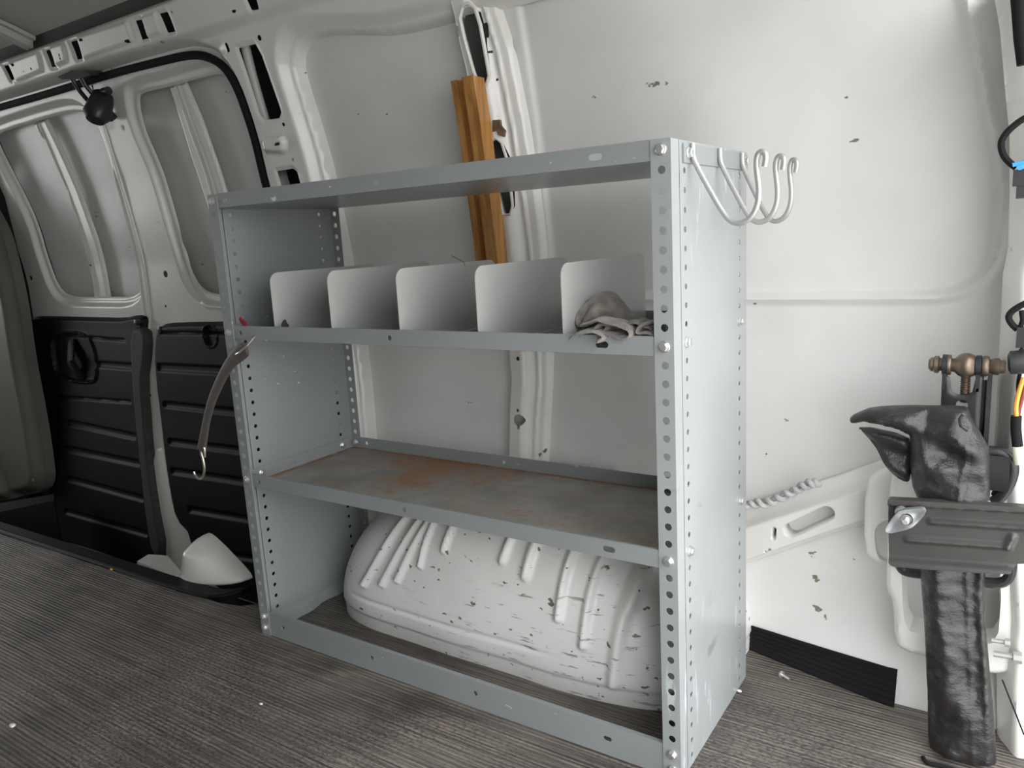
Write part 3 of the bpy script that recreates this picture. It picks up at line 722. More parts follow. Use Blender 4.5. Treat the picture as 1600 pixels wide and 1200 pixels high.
# pressed ribs run up the face and over the shoulder
def arch_y(x, z):
    X, Z_ = abs(xc-x)/ra, max(z, 0)/zc_; lo, hi = 1e-4, 3.
    for _ in range(40):
        r_ = (lo+hi)/2
        if (X/r_)**2.5+(Z_/r_)**2.1 > 1: lo = r_
        else: hi = r_
    return yw-ry*max(1-min(r_, 1)**5.2, 0)**(1/5.2)
def archS(u, v):
    y = .17
    for _ in range(30): p = W(u, v, y=y); y = .5*y+.5*arch_y(p[0], p[2])
    return p
def archrib(u0, v0, u1, v1, w, amp):
    a = archS(u0, v0); b = archS(u1, v1)
    ex, ez = b[0]-a[0], b[2]-a[2]; b2 = (b[0]+ex*1.5, b[2]+ez*1.5)
    return ((a[0], a[2]), b2, w, amp)
RB = [archrib(571,912,612,840,.014,.015), archrib(597,912,632,848,.013,.014), archrib(620,906,648,850,.013,.014), archrib(656,884,672,832,.011,.013),
      archrib(694,860,706,828,.013,.014), archrib(784,877,796,847,.014,.014), archrib(820,900,834,855,.018,.016), archrib(873,965,895,865,.015,.016),
      archrib(912,1008,938,880,.015,.016), archrib(958,1068,985,925,.022,.018), archrib(985,950,1015,895,.020,.014)]
disp = np.zeros(len(V))
for a, b, w, amp in RB:
    d = np.sqrt(bead_d(gx, gz, a, b)); disp += amp*smooth(1-d/w)
disp -= .004*smooth(1-abs(gz-.085)/.010)*smooth((gx-.15)/.1)*smooth((.85-gx)/.1)+.005*smooth((.045-gz)/.012)
disp += .010*np.array([mnoise.noise((x*4, 3.1, z*6)) for x, z in zip(gx, gz)])
# outward normals from the grid
Vg = V.reshape(NT+1, NP+1, 3); du = np.gradient(Vg, axis=0); dv = np.gradient(Vg, axis=1)
nm = np.cross(du, dv); nm /= np.linalg.norm(nm, axis=2)[..., None]+1e-12
sgn = np.sign((nm*np.array([0,-1,.5])).sum(2)); nm = nm*np.where(sgn == 0, 1, sgn)[..., None]
Vg = Vg+nm*disp.reshape(NT+1, NP+1)[..., None]; Vg[..., 2] = np.maximum(Vg[..., 2], -.004)
W2 = NP+1
arch = mesh('wheel_arch', Vg.reshape(-1, 3), [(i*W2+k,(i+1)*W2+k,(i+1)*W2+k+1,i*W2+k+1) for i in range(NT) for k in range(NP)], 'arch', None, True, None, kind='structure',
            label='scratched white wheel arch under the shelving unit')
# ================================================================== SHELVING UNIT
unit = thing('shelving_unit', (L/2, D/2, 0), 'tall grey perforated steel shelving unit standing over the wheel arch', 'shelf')
FW = .035; TH = .0016
rows = [Z0+i*P for i in range(-1, 35)]
zh = [z for z in rows if .012 < z < TOP-.01]
for side in (0, 1):
    X0 = 0 if side == 0 else L; sx = 1 if side == 0 else -1
    g = G()
    hol = [(z, .0165, 0, .0068) for z in zh]
    # front and back flanges (run inwards from the web)
    g.strip((X0, 0, 0), (0,0,1), (sx,0,0), (0,1,0), TOP, FW, hol, TH)
    g.strip((X0, D-TH, 0), (0,0,1), (sx,0,0), (0,1,0), TOP, FW, hol, TH)
    # web: hole columns near both edges, plain sheet between
    xw = X0 if side == 0 else X0-TH
    g.strip((xw, TH, 0), (0,0,1), (0,1,0), (1,0,0), TOP, .034, [], TH)
    g.strip((xw, .034, 0), (0,0,1), (0,1,0), (1,0,0), TOP, .046, [(z, .024, 0, .0052) for z in zh], TH)
    g.strip((xw, .080, 0), (0,0,1), (0,1,0), (1,0,0), TOP, D-.160, [], TH)
    g.strip((xw, D-.080, 0), (0,0,1), (0,1,0), (1,0,0), TOP, .060, [(z, .034, 0, .0052) for z in zh], TH)
    g.strip((xw, D-.020, 0), (0,0,1), (0,1,0), (1,0,0), TOP, .020-TH, [], TH)
    # foot lip, slightly buckled
    v = []; m = 17
    for i in range(m):
        y = .03+(D-.06)*i/(m-1); b = .004*math.sin(i*1.3)+.006*math.sin(i*.5)
        v += [(X0+sx*.001, y, .030+b*.4), (X0+sx*(.012+b), y, .014), (X0+sx*(.024+b), y, .004), (X0+sx*(.024+b), y, .001)]
    g.add(v, [(i*4+k,(i+1)*4+k,(i+1)*4+k+1,i*4+k+1) for i in range(m-1) for k in range(3)])
    g.build('end_panel', 'grey' if side == 0 else 'greyweb_lit', unit)
FH = .0335
def shelf(zc, mat='grey', sag=0., name='shelf'):
    """tray with four upturned flanges; zc = bolt height"""
    z0 = zc-FH/2; g = G(); x0, x1 = .003, L-.003; y0, y1 = .003, D-.003; n = 24
    hol = [(x0+.055, FH/2, .0, .0055), (x0+L*.46, FH/2, 0, .0058), (x1-.135, FH/2, .007, .0058)]
    g.strip((x0, y0, z0), (1,0,0), (0,0,1), (0,-1,0), x1-x0, FH, hol, TH)
    g.strip((x0, y1, z0), (1,0,0), (0,0,1), (0,1,0), x1-x0, FH, hol, TH)
    g.strip((x0, y0, z0), (0,1,0), (0,0,1), (1,0,0), y1-y0, FH, [(.16, FH/2, .005, .004)], TH)
    g.strip((x1-TH, y0, z0), (0,1,0), (0,0,1), (1,0,0), y1-y0, FH, [(.16, FH/2, .005, .004)], TH)
    # folded lip along the top of the front flange
    g.box((x0+FW, y0-TH*1.2, z0+FH-.0012), (x1-FW, y0+.004, z0+FH+.0004))
    o = g.build(name, 'grey', unit)
    g = G(); xs = np.linspace(x0, x1, n); ysn = np.linspace(y0, y1, 10)
    def zz(x, y): return z0+.001-sag*math.sin(math.pi*(x-x0)/(x1-x0))**2*math.sin(math.pi*(y-y0)/(y1-y0))
    for dz in (0, -.0014):
        b = len(g.v); g.v += [(x, y, zz(x, y)+dz) for x in xs for y in ysn]
        g.f += [(b+i*10+k, b+(i+1)*10+k, b+(i+1)*10+k+1, b+i*10+k+1) for i in range(n-1) for k in range(9)]
    # wall-clock origin at the world zero keeps the rust pattern in place
    t = mesh('tray', g.v, g.f, mat, o, True, 40)
    return o
# the rust material is written in world lengths, so its tray hangs from a unit whose origin is moved
sh_top = shelf(Z0+34*P, sag=.006)
sh_mid = shelf(Z0+24*P)
sh_low = shelf(Z0+12*P, mat='tray')
g = G(); g.strip((.003, .003, .001), (1,0,0), (0,0,1), (0,-1,0), L-.006, .066, [(.085,.036,0,.0055),(L*.34,.036,0,.0055),(L*.60,.036,0,.0055),(L*.87,.036,.004,.005)], TH)
g.box((.003+FW, .003, .0655), (L-.003-FW, .012, .067)); g.build('bottom_rail', 'grey', unit)
g = G(); g.strip((.003, D-.003, .001), (1,0,0), (0,0,1), (0,1,0), L-.006, .030, [], TH); g.build('bottom_rail', 'grey', unit)
# bolts
def boltgeo(g, c, ax):
    ax = np.array(ax, float)
    g.lathe(c, ax, [(0,.0098),(.0014,.0098),(.0022,.0085)], 16)
    g.lathe(np.array(c)+ax*.0015, ax, [(0,.0078),(.0052,.0078),(.0062,.0066)], 6)
    g.lathe(np.array(c)+ax*.0070, ax, [(0,.0048),(.0012,.0048)], 12)
proto = None
for r in (34, 24, 12, 0, -1):
    for xx in (.0165, L-.0165):
        c = (xx, -.0002, Z0+r*P)
        if proto is None:
            g = G(); boltgeo(g, c, (0,-1,0)); proto = g.build('bolt', 'bolt', unit); p0 = np.array(c)
        else:
            d = dup(proto, unit); d.location = [a*K for a in np.array(c)-p0]
proto2 = None
for r in (34, 24, 12):
    for yy in (.058, D-.046):
        if r == 34: continue
        c = (L+.0002, yy, Z0+r*P)
        if proto2 is None:
            g = G(); boltgeo(g, c, (1,0,0)); proto2 = g.build('bolt', 'bolt', unit); p1_ = np.array(c)
        else:
            d = dup(proto2, unit); d.location = [a*K for a in np.array(c)-p1_]
for c in ((.0045,.058,Z0+12*P), (.0045,D-.046,Z0+12*P)):
    d = dup(proto2, unit); 
    if c[1] == .058 and False: pass
    d.location = [a*K for a in np.array(c)-p1_]
d = dup(proto, unit); d.location = [a*K for a in np.array((.02, D-.006, Z0+12*P))-p0]
# dividers
DZ0, DZ1 = Z0+24*P-FH/2+.0015, .964
pd0 = None
for i, x in enumerate((.181, .374, .578, .782, .974)):
    if pd0 is None:
        y0, y1, r = .010, .378, .024
        out = [(y0, DZ0), (y0, DZ1-r)]+[(y0+r-r*math.cos(a), DZ1-r+r*math.sin(a)) for a in np.linspace(.2, math.pi/2, 6)]
        out += [(y1-r+r*math.sin(a), DZ1-r+r*math.cos(a)) for a in np.linspace(0, math.pi/2-.2, 6)]+[(y1, DZ1-r), (y1, DZ0)]
        g = G(); n = len(out); g.add([(x-.0008, a, b) for a, b in out]+[(x+.0008, a, b) for a, b in out], [tuple(range(n)), tuple(range(2*n-1, n-1, -1))]+[(k,(k+1)%n,(k+1)%n+n,k+n) for k in range(n)])
        g.box((x, y0+.002, DZ0), (x+.022, y1-.002, DZ0+.0015))
        g.box((x+.0008, y0+.0002, DZ0), (x+.016, y0+.0015, DZ0+.012))
        pd0 = g.build('divider', 'divider', unit); px0 = x
    else:
        d = dup(pd0, unit); d.location = ((x-px0)*K, 0, 0)
        d.rotation_euler = (0, 0, 0)
# hook rack bolted to the top of the near end panel
zt_ = TOP
g = G(); rk = [(.050, TOP-.005), (.050, TOP-.031), (D-.004, TOP-.031), (D-.004, TOP-.006), (.10, TOP-.004)]
g.strip((L+.0005, .048, TOP-.036), (0,1,0), (0,0,1), (1,0,0), D-.052, .031, [(.030,.0155,.003,.006)], .0028)
rack = g.build('hook_plate', 'grey', unit, label='grey hook plate along the top of the end panel')
hk = [(1.1985,1.152),(1.1985,1.130),(1.206,1.113),(1.226,1.076),(1.249,1.036),(1.262,1.020),(1.278,1.0155),(1.296,1.024),(1.307,1.045),(1.3085,1.070),(1.305,1.095),(1.3035,1.112),(1.3065,1.124),(1.3125,1.1275),(1.3185,1.123),(1.319,1.114),(1.3165,1.103)]
hk = chaikin(hk, 2, False); ph0 = None
for i, y in enumerate((.078, .218, .352)):
    if ph0 is None:
        g = G(); g.tube([(a, y, b) for a, b in hk], .0047, 10); ph0 = g.build('hook', 'steel', rack, True, label='bent steel rod hook with curled tip'); y0h = y
    else:
        d = dup(ph0, rack); a_ = math.radians(-10*i); pv = np.array([L-ORI[rack.name][0], y-ORI[rack.name][1]]); p_ = np.array([pv[0], y0h-ORI[rack.name][1]])
        rp = np.array([math.cos(a_)*p_[0]-math.sin(a_)*p_[1], math.sin(a_)*p_[0]+math.cos(a_)*p_[1]])
        d.rotation_euler = (0, 0, a_); d.location = ((pv[0]-rp[0])*K, (pv[1]-rp[1])*K, 0)
g = G(); boltgeo(g, (L+.0035, .068, TOP-.020), (1,0,0)); g.build('bolt', 'bolt', rack)
g = G(); boltgeo(g, (L+.0035, D-.022, TOP-.020), (1,0,0)); g.build('bolt', 'bolt', rack)

# ================================================================== LOOSE THINGS
# timber channel screwed to the middle post
wt = thing('timber_rail', (.48, .5, .78), 'varnished orange timber channel standing against the middle post', 'timber')
g = G()
zs_ = np.linspace(.80, 1.408, 16)
prof_ = [(0,.0),(0,.034),(.020,.034),(.020,.022),(.046,.022),(.046,.048),(.080,.048),(.080,.0)]   # x, height off the post
def wx(z): return float(np.interp(z, [.8,.96,1.20,1.408], [.436,.436,.437,.440]))
v = []
for z in zs_:
    y = float(wallY(.48, z))-.068; v += [(wx(z)+a, y-b, z) for a, b in prof_]
k_ = len(prof_); f = [(i*k_+k,i*k_+(k+1)%k_,(i+1)*k_+(k+1)%k_,(i+1)*k_+k) for i in range(15) for k in range(k_)]+[tuple(range(k_)), tuple(range(15*k_+k_-1, 15*k_-1, -1))]
g.add(v, f); g.build('channel', 'wood', wt)
g = G(); c = S(732,136,.094); g.lathe(c, (0,-1,0), [(-.01,.009),(.002,.009),(.004,.005)], 10); g.build('screw', 'bolt', wt, True)

# rubber tie-down strap with two wire hooks
rs = thing('rubber_strap', W(360,540,y=-.02), 'worn black rubber tie strap hooked through the second shelf edge', 'strap')
px = [(385,545),(372,553),(357,570),(343,597),(331,625),(323,655),(318,685),(315,703)]
wd_ = [.017,.021,.0165,.0155,.015,.0145,.0165,.019]
cp_ = chaikin(px, 2, False); ws = np.interp(np.linspace(0,1,len(cp_)), np.linspace(0,1,len(px)), wd_)
g = G(); g.tube([W(u, v, y=-.030) for u, v in cp_], [(w_*.28, w_) for w_ in ws], 12, flat=(0,1,0)); g.build('band', 'rubber', rs, True)
g = G(); g.tube([W(399,524,y=.012), W(397,527,y=-.006), W(386,540,y=-.030), W(374,551,y=-.040), W(369,554,y=-.034), W(372,550,y=-.022)], .0032, 8); g.build('wire_hook', 'wire', rs, True)
s_h = chaikin([(320,714),(320,698),(316,696),(313,704),(318,720),(320,735),(317,747),(311,749),(305,743),(303,737)], 2, False)
g = G(); g.tube([W(u, v, y=-.040 if i < 6 else -.030) for i, (u, v) in enumerate(s_h)], .0034, 8); g.build('wire_hook', 'wire', rs, True)

# crumpled cloth on the second shelf
def cloth_at(u, v, y): return W(u, v, y=y)
zf = DZ0+.002
g = G()
lump = chaikin(WX([(893,526),(893,505),(899,488),(910,474),(925,463),(940,455),(948,457),(958,468),(970,483),(978,495),(995,500),(1012,505),(1028,508),(1032,528),(980,530),(930,528)], .10), 2)
cloth = thing('cloth', (1.03,.1,zf), 'crumpled grey towelling cloth lying in the last compartment', 'cloth')
def clf(X, Z, SD):
    d = np.clip(-SD/.05, 0, 1); h = .060*np.sqrt(d*(2-d))
    rx = X-.985; rz = Z-.835; ang_ = np.arctan2(rz, rx); rad = np.hypot(rx, rz)
    fold = .010*np.sin(ang_*7+rad*30)*smooth(d*3)+.010*np.sin(rad*75+ang_*2)*smooth(d*2)*(rx > .03)
    return .115-h-fold-.006*grid_noise(X, 0*X, Z, 30.)
slab('heap', lump, .003, clf, lambda X,Z,S_: .125+.06*np.sqrt(np.clip(-S_/.05,0,1)), 'cloth', cloth, ang=180)
def ribbon(pts, w, th=.004, name='fold'):
    """folded strip of cloth; pts = picture points with y; w = width along y"""
    pts3 = [W(u, v, y=y) for u, v, y in pts]; c = np.array([list(p) for p in pts3])
    for _ in range(3):
        nw = [c[0]]
        for a, b in zip(c[:-1], c[1:]): nw += [a*.75+b*.25, a*.25+b*.75]
        nw.append(c[-1]); c = np.array(nw)
    n = len(c); m = 9; v = []; t = np.gradient(c, axis=0); t /= np.linalg.norm(t, axis=1)[:, None]
    up = np.cross(t, np.array([0,1.,0])); up /= np.linalg.norm(up, axis=1)[:, None]+1e-9
    for s in (1, -1):
        for i in range(n):
            for k in range(m):
                o = (k/(m-1)-.5)*w; e = th*.5*math.sqrt(max(0, 1-(2*k/(m-1)-1)**6))
                wob = .004*mnoise.noise((c[i][0]*40, o*40, c[i][2]*40))
                v.append(c[i]+np.array([0,o,0])+up[i]*(s*e+wob))
    f = []
    for s in (0, 1):
        b = s*n*m
        for i in range(n-1):
            for k in range(m-1): f.append((b+i*m+k, b+(i+1)*m+k, b+(i+1)*m+k+1, b+i*m+k+1))
    for i in range(n-1):
        for k in (0, m-1): f.append((i*m+k, (i+1)*m+k, (i+1)*m+k+n*m, i*m+k+n*m))
    for k in range(m-1):
        for i in (0, n-1): f.append((i*m+k, i*m+k+1, i*m+k+1+n*m, i*m+k+n*m))
    return v, f
g = G()
for rb in ([(917,508,.04),(935,497,.03),(955,501,.025),(975,507,.02),(990,513,.02),(994,522,.02),(982,527,.02),(962,520,.02),(950,521,.02),(946,530,.012),(942,533,.004)],
           [(1030,500,.04),(1015,503,.035),(1002,512,.03),(1003,520,.03),(1015,519,.03),(1030,521,.03)],
           [(935,515,.03),(947,503,.03),(960,506,.03),(955,514,.03)],
           [(988,505,.05),(1000,500,.045),(1012,507,.04),(1024,512,.04)],
           [(900,527,.02),(915,518,.015),(940,516,.01),(955,524,.010),(944,531,.002)]):
    v, f = ribbon(rb, .055, .006); g.add(v, f)
g.build('fold', 'cloth', cloth, True, ang=70)

# small things on the second shelf
g = G(); g.tube([W(375,498,y=.05), W(382,504,y=.05), W(387,513,y=.05), W(388,520,y=.05)], (.0055,.0035), 8)
g.build('pen', 'red', None, True, label='curved red and black handle poking up at the left end of the second shelf', cat='handle')
sp_ = WX([(440,514),(439,507),(443,499),(446,500),(447,505),(451,508),(449,513)], .006)
slab('scrap', chaikin(sp_, 1), .0015, lambda X,Z,S_: .006+0*X, lambda X,Z,S_: .0085+0*X, 'strap', label='small dark torn scrap leaning against the leftmost divider', cat='scrap')
g = G(); g.tube([W(706,400,y=.20), W(714,404,y=.20), W(725,410,y=.20), W(727,416,y=.20)], .0018, 6)
g.build('wire_clip', 'wire', None, True, label='thin wire sticking up behind the middle divider', cat='wire')

# twisted cord lying along the brace
g = G(); cpts = chaikin([(1128,803),(1165,790),(1180,786),(1200,786),(1220,777),(1240,768),(1255,759),(1272,754),(1282,757)], 2, False)
base_ = np.array([W(u, v, y=.51) for u, v in cpts]); fine = np.array([[np.interp(t, np.linspace(0,1,len(base_)), base_[:,k]) for k in range(3)] for t in np.linspace(0,1,120)])
for phs in (0, math.pi):
    am = .0072*smooth(np.linspace(0,1,120)*3)*smooth((1-np.linspace(0,1,120))*5)
    g.tube([fine[i]+np.array([0, math.cos(i*.32+phs)*am[i], math.sin(i*.32+phs)*am[i]]) for i in range(120)], .0062, 8)
g.build('twisted_cord', 'twine', None, True, label='pale twisted cord lying along the top of the diagonal brace', cat='cord')

# crumbs and a screw on the floor
g = G(); c = W(1226,1057,z=.006); g.lathe(c, (-1,.4,.15), [(-.012,.0035),(.006,.0035),(.006,.0085),(.010,.0085),(.013,.005)], 10)
g.build('loose_screw', 'bolt', None, True, label='loose screw lying on the mat behind the near end panel', cat='screw')
def crumb(name, u, v, r, mat, lab, cat='debris'):
    c = W(u, v, z=0.); g = G(); bm = bmesh.new(); bmesh.ops.create_icosphere(bm, subdivisions=2, radius=r)
    vs = [(c[0]+q_.co.x*(1+.4*mnoise.noise(q_.co*200)), c[1]+q_.co.y*.7, r*.45+q_.co.z*.45) for q_ in bm.verts]; fs = [[x.index for x in f.verts] for f in bm.faces]; bm.free()
    g.add(vs, fs); g.build(name, mat, None, True, label=lab, cat=cat)
crumb('crumb', 175, 891, .0085, 'yellow', 'tiny yellow crumb on the mat near the step well')
crumb('chip', 1155, 1081, .006, 'skin', 'tiny pale chip beside the back foot of the near end panel')
crumb('chip', 408, 1101, .005, 'skin', 'tiny white chip on the mat in front of the shelving')
crumb('chip', 20, 1136, .009, 'skin', 'pale flake on the mat at the lower left')

# ================================================================== JACK, CLAMP AND COVER AT THE REAR
jk = thing('screw_jack', W(1510,780,y=.33), 'black jack arm with an oily trunnion head, standing behind the vinyl cover', 'jack')
yj = .372
def pz(u, v, y=yj): return W(u, v, y=y)
a0, a1 = pz(1471,610), pz(1552,610); zt1 = pz(1480,586)[2]; zbm = pz(1480,905)[2]
xl_, xr_ = a0[0], a1[0]; w_ = xr_-xl_
front_poly = [(xl_, zbm),(xl_, zt1),(xl_+.012, zt1-.004),(xl_+.016, zt1-.03),(xl_+.024, zt1-.035),(xr_-.040, zt1-.035),(xr_-.032, zt1-.03),(xr_-.028, zt1-.004),(xr_-.018, zt1),(xr_-.018, zbm)]
slab('channel', front_poly, .004, lambda X,Z,S_: yj-.002*smooth(-S_/.004), lambda X,Z,S_: yj+.004+0*X, 'jack', jk, holes=[circ(pz(1503,633)[[0,2]], .010, 16)])
g = G(); g.box((xl_, yj, zbm), (xl_+.005, yj+.06, zt1)); g.box((xr_-.022, yj, zbm), (xr_-.017, yj+.06, zt1)); g.box((xr_-.010, yj-.004, zbm), (xr_-.004, yj+.06, zt1-.005)); g.box((xr_-.022, yj+.02, zbm), (xr_-.004, yj+.024, zt1-.01)); g.build('channel_side', 'jack', jk)
tc = pz(1510,571, yj+.01)
g = G(); g.lathe(tc, (1,0,0), [(-.060,.009),(-.056,.013),(-.052,.013),(-.050,.016),(-.044,.016),(-.042,.012),(-.034,.012),(-.033,.018),(-.028,.019),(-.024,.018),(-.023,.012),(-.018,.013),(-.012,.019),(-.004,.0225),(.004,.0225),(.012,.019),(.018,.013),(.024,.012),(.025,.018),(.030,.019),(.035,.017),(.036,.012),(.043,.015),(.050,.015),(.052,.012),(.058,.012),(.060,.009)], 24)
g.build('trunnion', 'bronze', jk, True, ang=35, label='oily brown trunnion with a rounded centre')
g = G()
for i in range(12): g.lathe(tc+np.array([0,0,-.020-i*.004]), (0,0,-1), [(0,.0065),(.002,.0085),(.004,.0065)], 14)
g.build('threaded_rod', 'bronze', jk, True, ang=30)
for xx in (xl_+.004, xr_-.024):
    g = G(); g.lathe((xx, tc[1], tc[2]), (1,0,0), [(-.005,.019),(.004,.019)], 18); g.box((xx-.004, tc[1]-.012, tc[2]-.045), (xx+.003, tc[1]+.012, tc[2])); g.build('ear', 'jack', jk, True, ang=30)
g = G(); ring = chaikin([(1545,705),(1560,706),(1576,712),(1584,728),(1580,750),(1566,775),(1552,785)], 2, False); g.tube([pz(u, v, .34) for u, v in ring], (.010,.010), 10, flat=(0,1,0))
g.tube([pz(u, v, .35) for u, v in chaikin([(1545,742),(1560,740),(1566,752),(1556,775)],2,False)], .008, 8); g.build('crank_loop', 'jack', jk, True)
g = G(); g.tube([pz(u, v, .34) for u, v in chaikin([(1405,882),(1412,893),(1440,897),(1500,902),(1545,911),(1566,911),(1577,903),(1581,888),(1580,870)], 2, False)], (.009,.012), 10); g.build('foot', 'jack', jk, True)
g = G(); g.box((pz(1540,700,.35)[0], .33, pz(1540,760,.35)[2]), (pz(1580,700,.35)[0], .37, pz(1580,710,.35)[2])); g.build('side_block', 'jack', jk)

# clamp plate with the wing nut
ck = thing('clamp_plate', W(1480,885,y=.26), 'dull ribbed steel clamp plate with a wing nut across the vinyl cover', 'clamp')
yc = .262
cpp = chaikin(WX([(1388,778),(1393,776),(1600,788),(1640,790),(1640,886),(1592,878),(1583,886),(1577,893),(1400,881),(1391,877),(1389,868)], yc), 1)
zl1 = [WX([p], yc)[0] for p in ((1388,786),(1640,800))]; zl2 = [WX([p], yc)[0] for p in ((1390,872),(1576,886))]
rbs = [(WX([(1455,814)], yc)[0], WX([(1640,826)], yc)[0]), (WX([(1419,842)], yc)[0], WX([(1575,853)], yc)[0]), (WX([(1575,853)], yc)[0], WX([(1582,838)], yc)[0])]
def clampf(X, Z, SD):
    h = .003+0*X
    for a, b in rbs: h = h+.007*smooth(1-np.sqrt(bead_d(X, Z, a, b))/.008)
    top_ = np.interp(X, [zl1[0][0], zl1[1][0]], [zl1[0][1], zl1[1][1]]); bot_ = np.interp(X, [zl2[0][0], zl2[1][0]], [zl2[0][1], zl2[1][1]])
    h = h+.014*smooth((Z-top_+.004)/.006)+.014*smooth((bot_+.006-Z)/.010)
    return yc-h
slab('plate', cpp, .0028, clampf, lambda X,Z,S_: yc+.003+0*X, 'clamp', ck, ang=60)
wc = W(1416,812,y=yc-.02)
wp = chaikin(WX([(1383,828),(1386,821),(1400,802),(1408,796),(1438,793),(1445,795),(1447,801),(1436,814),(1424,824),(1396,832),(1387,832)], yc-.03), 1)
wn = slab('wing_nut', wp, .0022, lambda X,Z,S_: yc-.034-.006*smooth(1-np.hypot(X-wc[0], Z-wc[2])/.025)+.003*smooth(-S_/.01), lambda X,Z,S_: yc-.022+0*X, 'wingnut', ck,
     holes=[circ(W(1416,812,y=yc-.036)[[0,2]], .0105, 16)], ang=40)
g = G(); c = W(1416,812,y=yc-.03); g.lathe(c, (0,-1,0), [(-.03,.009),(.0,.009)], 14)
for i in range(8): g.lathe(c+np.array([0,.004-i*.0022,0]), (.1,-1,-.1), [(0,.0042),(.0011,.0055),(.0022,.0042)], 12)
g.build('stud', 'bolt', ck, True, ang=30)
g = G(); g.lathe(W(1408,798,y=yc-.015), (0,-1,0), [(0,.010),(.012,.009)], 14); g.build('boss', 'wingnut', ck, True)

# black vinyl cover: draped upper part and long sleeve
cv = thing('vinyl_cover', W(1505,1192,y=.30), 'creased black vinyl cover clamped upright, its sleeve reaching the floor', 'cover')
yb_ = .30
def vin(base, bulge, seed, dirs, seams=()):
    def fn(X, Z, SD):
        d = np.clip(-SD/.035, 0, 1); h = bulge*np.sqrt(d*(2-d))
        for (ax, az, fr, am, ph_) in dirs:
            h = h+am*np.sin((X*ax+Z*az)*fr+ph_+2.5*grid_noise(X, 0*X+seed, Z, 9.))*smooth(d*2)
        for xa, xb in seams:                              # stitched seams running down the cover
            t = (Z-Z.min())/(Z.max()-Z.min()); h = h+.0045*smooth(1-abs(X-(xb+(xa-xb)*t))/.007)*.6
        h = h+.005*grid_noise(X, 0*X+seed, Z, 22.)+.003*grid_noise(X, 0*X+seed, Z, 60.)
        return base-h
    return fn
sl_p = WX([(1432,870),(1540,878),(1537,930),(1538,985),(1541,1010),(1546,1070),(1551,1120),(1555,1180),(1556,1215),(1448,1215),(1447,1160),(1447,1100),(1444,1050),(1441,980),(1437,930)], .285)
sl_p = [(x, max(z, .001)) for x, z in sl_p]
slab('sleeve', chaikin(sl_p, 1), .0035, vin(.314, .028, 3.1, [(1,.10,75,.006,0),(1,.28,46,.006,1.2)], [(W(1508,885,y=.28)[0], W(1522,1190,y=.28)[0]), (W(1532,885,y=.28)[0], W(1546,1190,y=.28)[0])]), lambda X,Z,S_: .316+.012*np.sqrt(np.clip(-S_/.03,0,1)), 'vinyl', cv, ang=180)
mp = WX([(1419,746),(1420,700),(1416,680),(1350,663),(1330,668),(1322,663),(1325,655),(1340,648),(1358,641),(1410,638),(1460,639),(1502,640),(1511,643),(1515,655),(1530,682),(1545,708),(1546,760),(1545,800),(1440,800),(1424,775)], .27)
slab('drape', chaikin(mp, 1), .0033, vin(.298, .034, 7.7, [(.9,.5,75,.006,.5),(.3,1,95,.004,2.)], [(W(1512,790,y=.26)[0], W(1500,680,y=.26)[0])]), lambda X,Z,S_: .302+.012*np.sqrt(np.clip(-S_/.03,0,1)), 'vinyl', cv, ang=180)
fpz = WX([(1340,665),(1418,682),(1424,700),(1422,752),(1415,757),(1398,748),(1386,733),(1370,706),(1352,682)], .305)
slab('flap', chaikin(fpz, 1), .0035, lambda X,Z,S_: .312-.006*smooth(-S_/.01)-.006*np.sin((X*.3+Z)*120), lambda X,Z,S_: .316+0*X, 'vinyl', cv, ang=180, label='shadowed underside of the open flap')
g = G(); g.tube([W(1505,648,y=.245), W(1500,655,y=.243), W(1502,665,y=.245), W(1512,672,y=.25)], .0035, 8); g.build('hem', 'vinyl', cv, True); g = G(); g.tube([W(1343,669,y=.262), W(1380,675,y=.256), W(1411,682,y=.252)], .0022, 6)
g.build('hem', 'vinyl', cv, True)
g = G(); ft2 = chaikin([(1442,1183),(1447,1192),(1470,1196),(1500,1206)], 2, False); g.tube([W(u, v, z=.006) for u, v in ft2], .004, 8); g.build('cord', 'blackmat', cv, True)

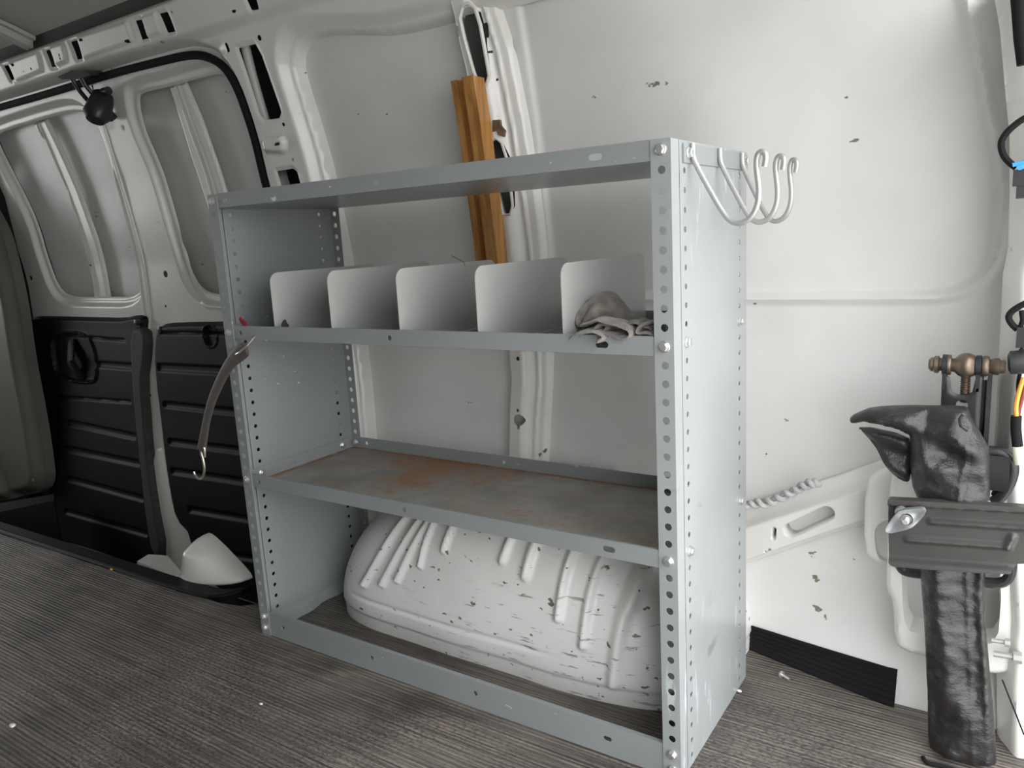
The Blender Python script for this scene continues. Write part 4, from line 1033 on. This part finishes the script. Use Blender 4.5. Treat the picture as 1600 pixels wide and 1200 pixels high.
# wiring at the rear corner
wh = thing('wiring_harness', W(1585,270,y=.34), 'black wiring loop with a blue clipped connector on the corner post, top right', 'wiring')
g = G(); g.tube([W(u, v, y=.33) for u, v in chaikin([(1612,180),(1598,186),(1583,197),(1570,210),(1563,224),(1567,242),(1577,254),(1588,262)], 2, False)], .0052, 8); g.build('cable', 'blackmat', wh, True)
g = G(); c = W(1592,275,y=.33); g.box((c[0]-.008,c[1]-.012,c[2]-.016),(c[0]+.03,c[1]+.012,c[2]+.010)); c = W(1597,298,y=.33); g.box((c[0]-.008,c[1]-.010,c[2]-.012),(c[0]+.02,c[1]+.010,c[2]+.012)); g.build('connector', 'plug', wh)
g = G(); g.tube([W(1582,258,y=.315), W(1602,253,y=.315)], .0035, 8); g.lathe(W(1594,261,y=.318), (0,-1,0), [(0,.005),(.004,.005)], 10); g.build('clip', 'blue', wh, True)
wh = thing('wiring_harness', W(1592,520,y=.34), 'black wiring loop on the corner post at mid height', 'wiring')
g = G(); g.tube([W(u, v, y=.33) for u, v in chaikin([(1606,472),(1590,480),(1579,488),(1575,496),(1580,506),(1590,515)], 2, False)], .0052, 8)
g.tube([W(u, v, y=.33) for u, v in [(1596,485),(1598,500),(1594,512)]], .004, 8); g.build('cable', 'blackmat', wh, True)
g = G(); c = W(1595,522,y=.33); g.box((c[0]-.006,c[1]-.010,c[2]-.022),(c[0]+.025,c[1]+.010,c[2]+.012)); g.build('connector', 'plug', wh)
wh = thing('wiring_harness', W(1592,570,y=.33), 'black connector with orange and maroon wires on the corner post', 'wiring')
g = G(); c = W(1590,566,y=.32); g.lathe(c, (1,0,.1), [(-.014,.012),(-.010,.020),(.014,.020),(.03,.016)], 14); g.tube([W(1590,552,y=.32), W(1586,560,y=.32), W(1600,545,y=.32)], .005, 8); g.build('connector', 'plug', wh, True, ang=35)
g = G(); g.tube([W(u, v, y=.32) for u, v in chaikin([(1599,590),(1592,612),(1587,635),(1588,650)], 2, False)], .0036, 8); g.build('orange_wire', 'orange', wh, True)
g = G(); g.tube([W(u, v, y=.325) for u, v in chaikin([(1604,592),(1597,622),(1592,640),(1590,655)], 2, False)], .0034, 8); g.build('maroon_wire', 'maroon', wh, True)
g = G(); g.tube([W(u, v, y=.33) for u, v in chaikin([(1594,582),(1590,600),(1592,625)], 2, False)], .003, 8)
g.tube([W(u, v, y=.32) for u, v in chaikin([(1588,650),(1587,670),(1590,697)], 2, False)], .0085, 10); g.build('sheath', 'blackmat', wh, True)
g = G(); g.tube([W(1588,697,y=.32), W(1592,725,y=.32)], .0080, 10); g.build('tape', 'cream', wh, True)
wh = thing('wiring_harness', W(1597,60,y=.30), 'black cable run down the top of the rear corner post', 'wiring')
g = G(); g.tube([W(u, v, y=.30) for u, v in [(1590,-30),(1594,20),(1597,60),(1602,100)]], .012, 10); g.build('cable', 'blackmat', wh, True)
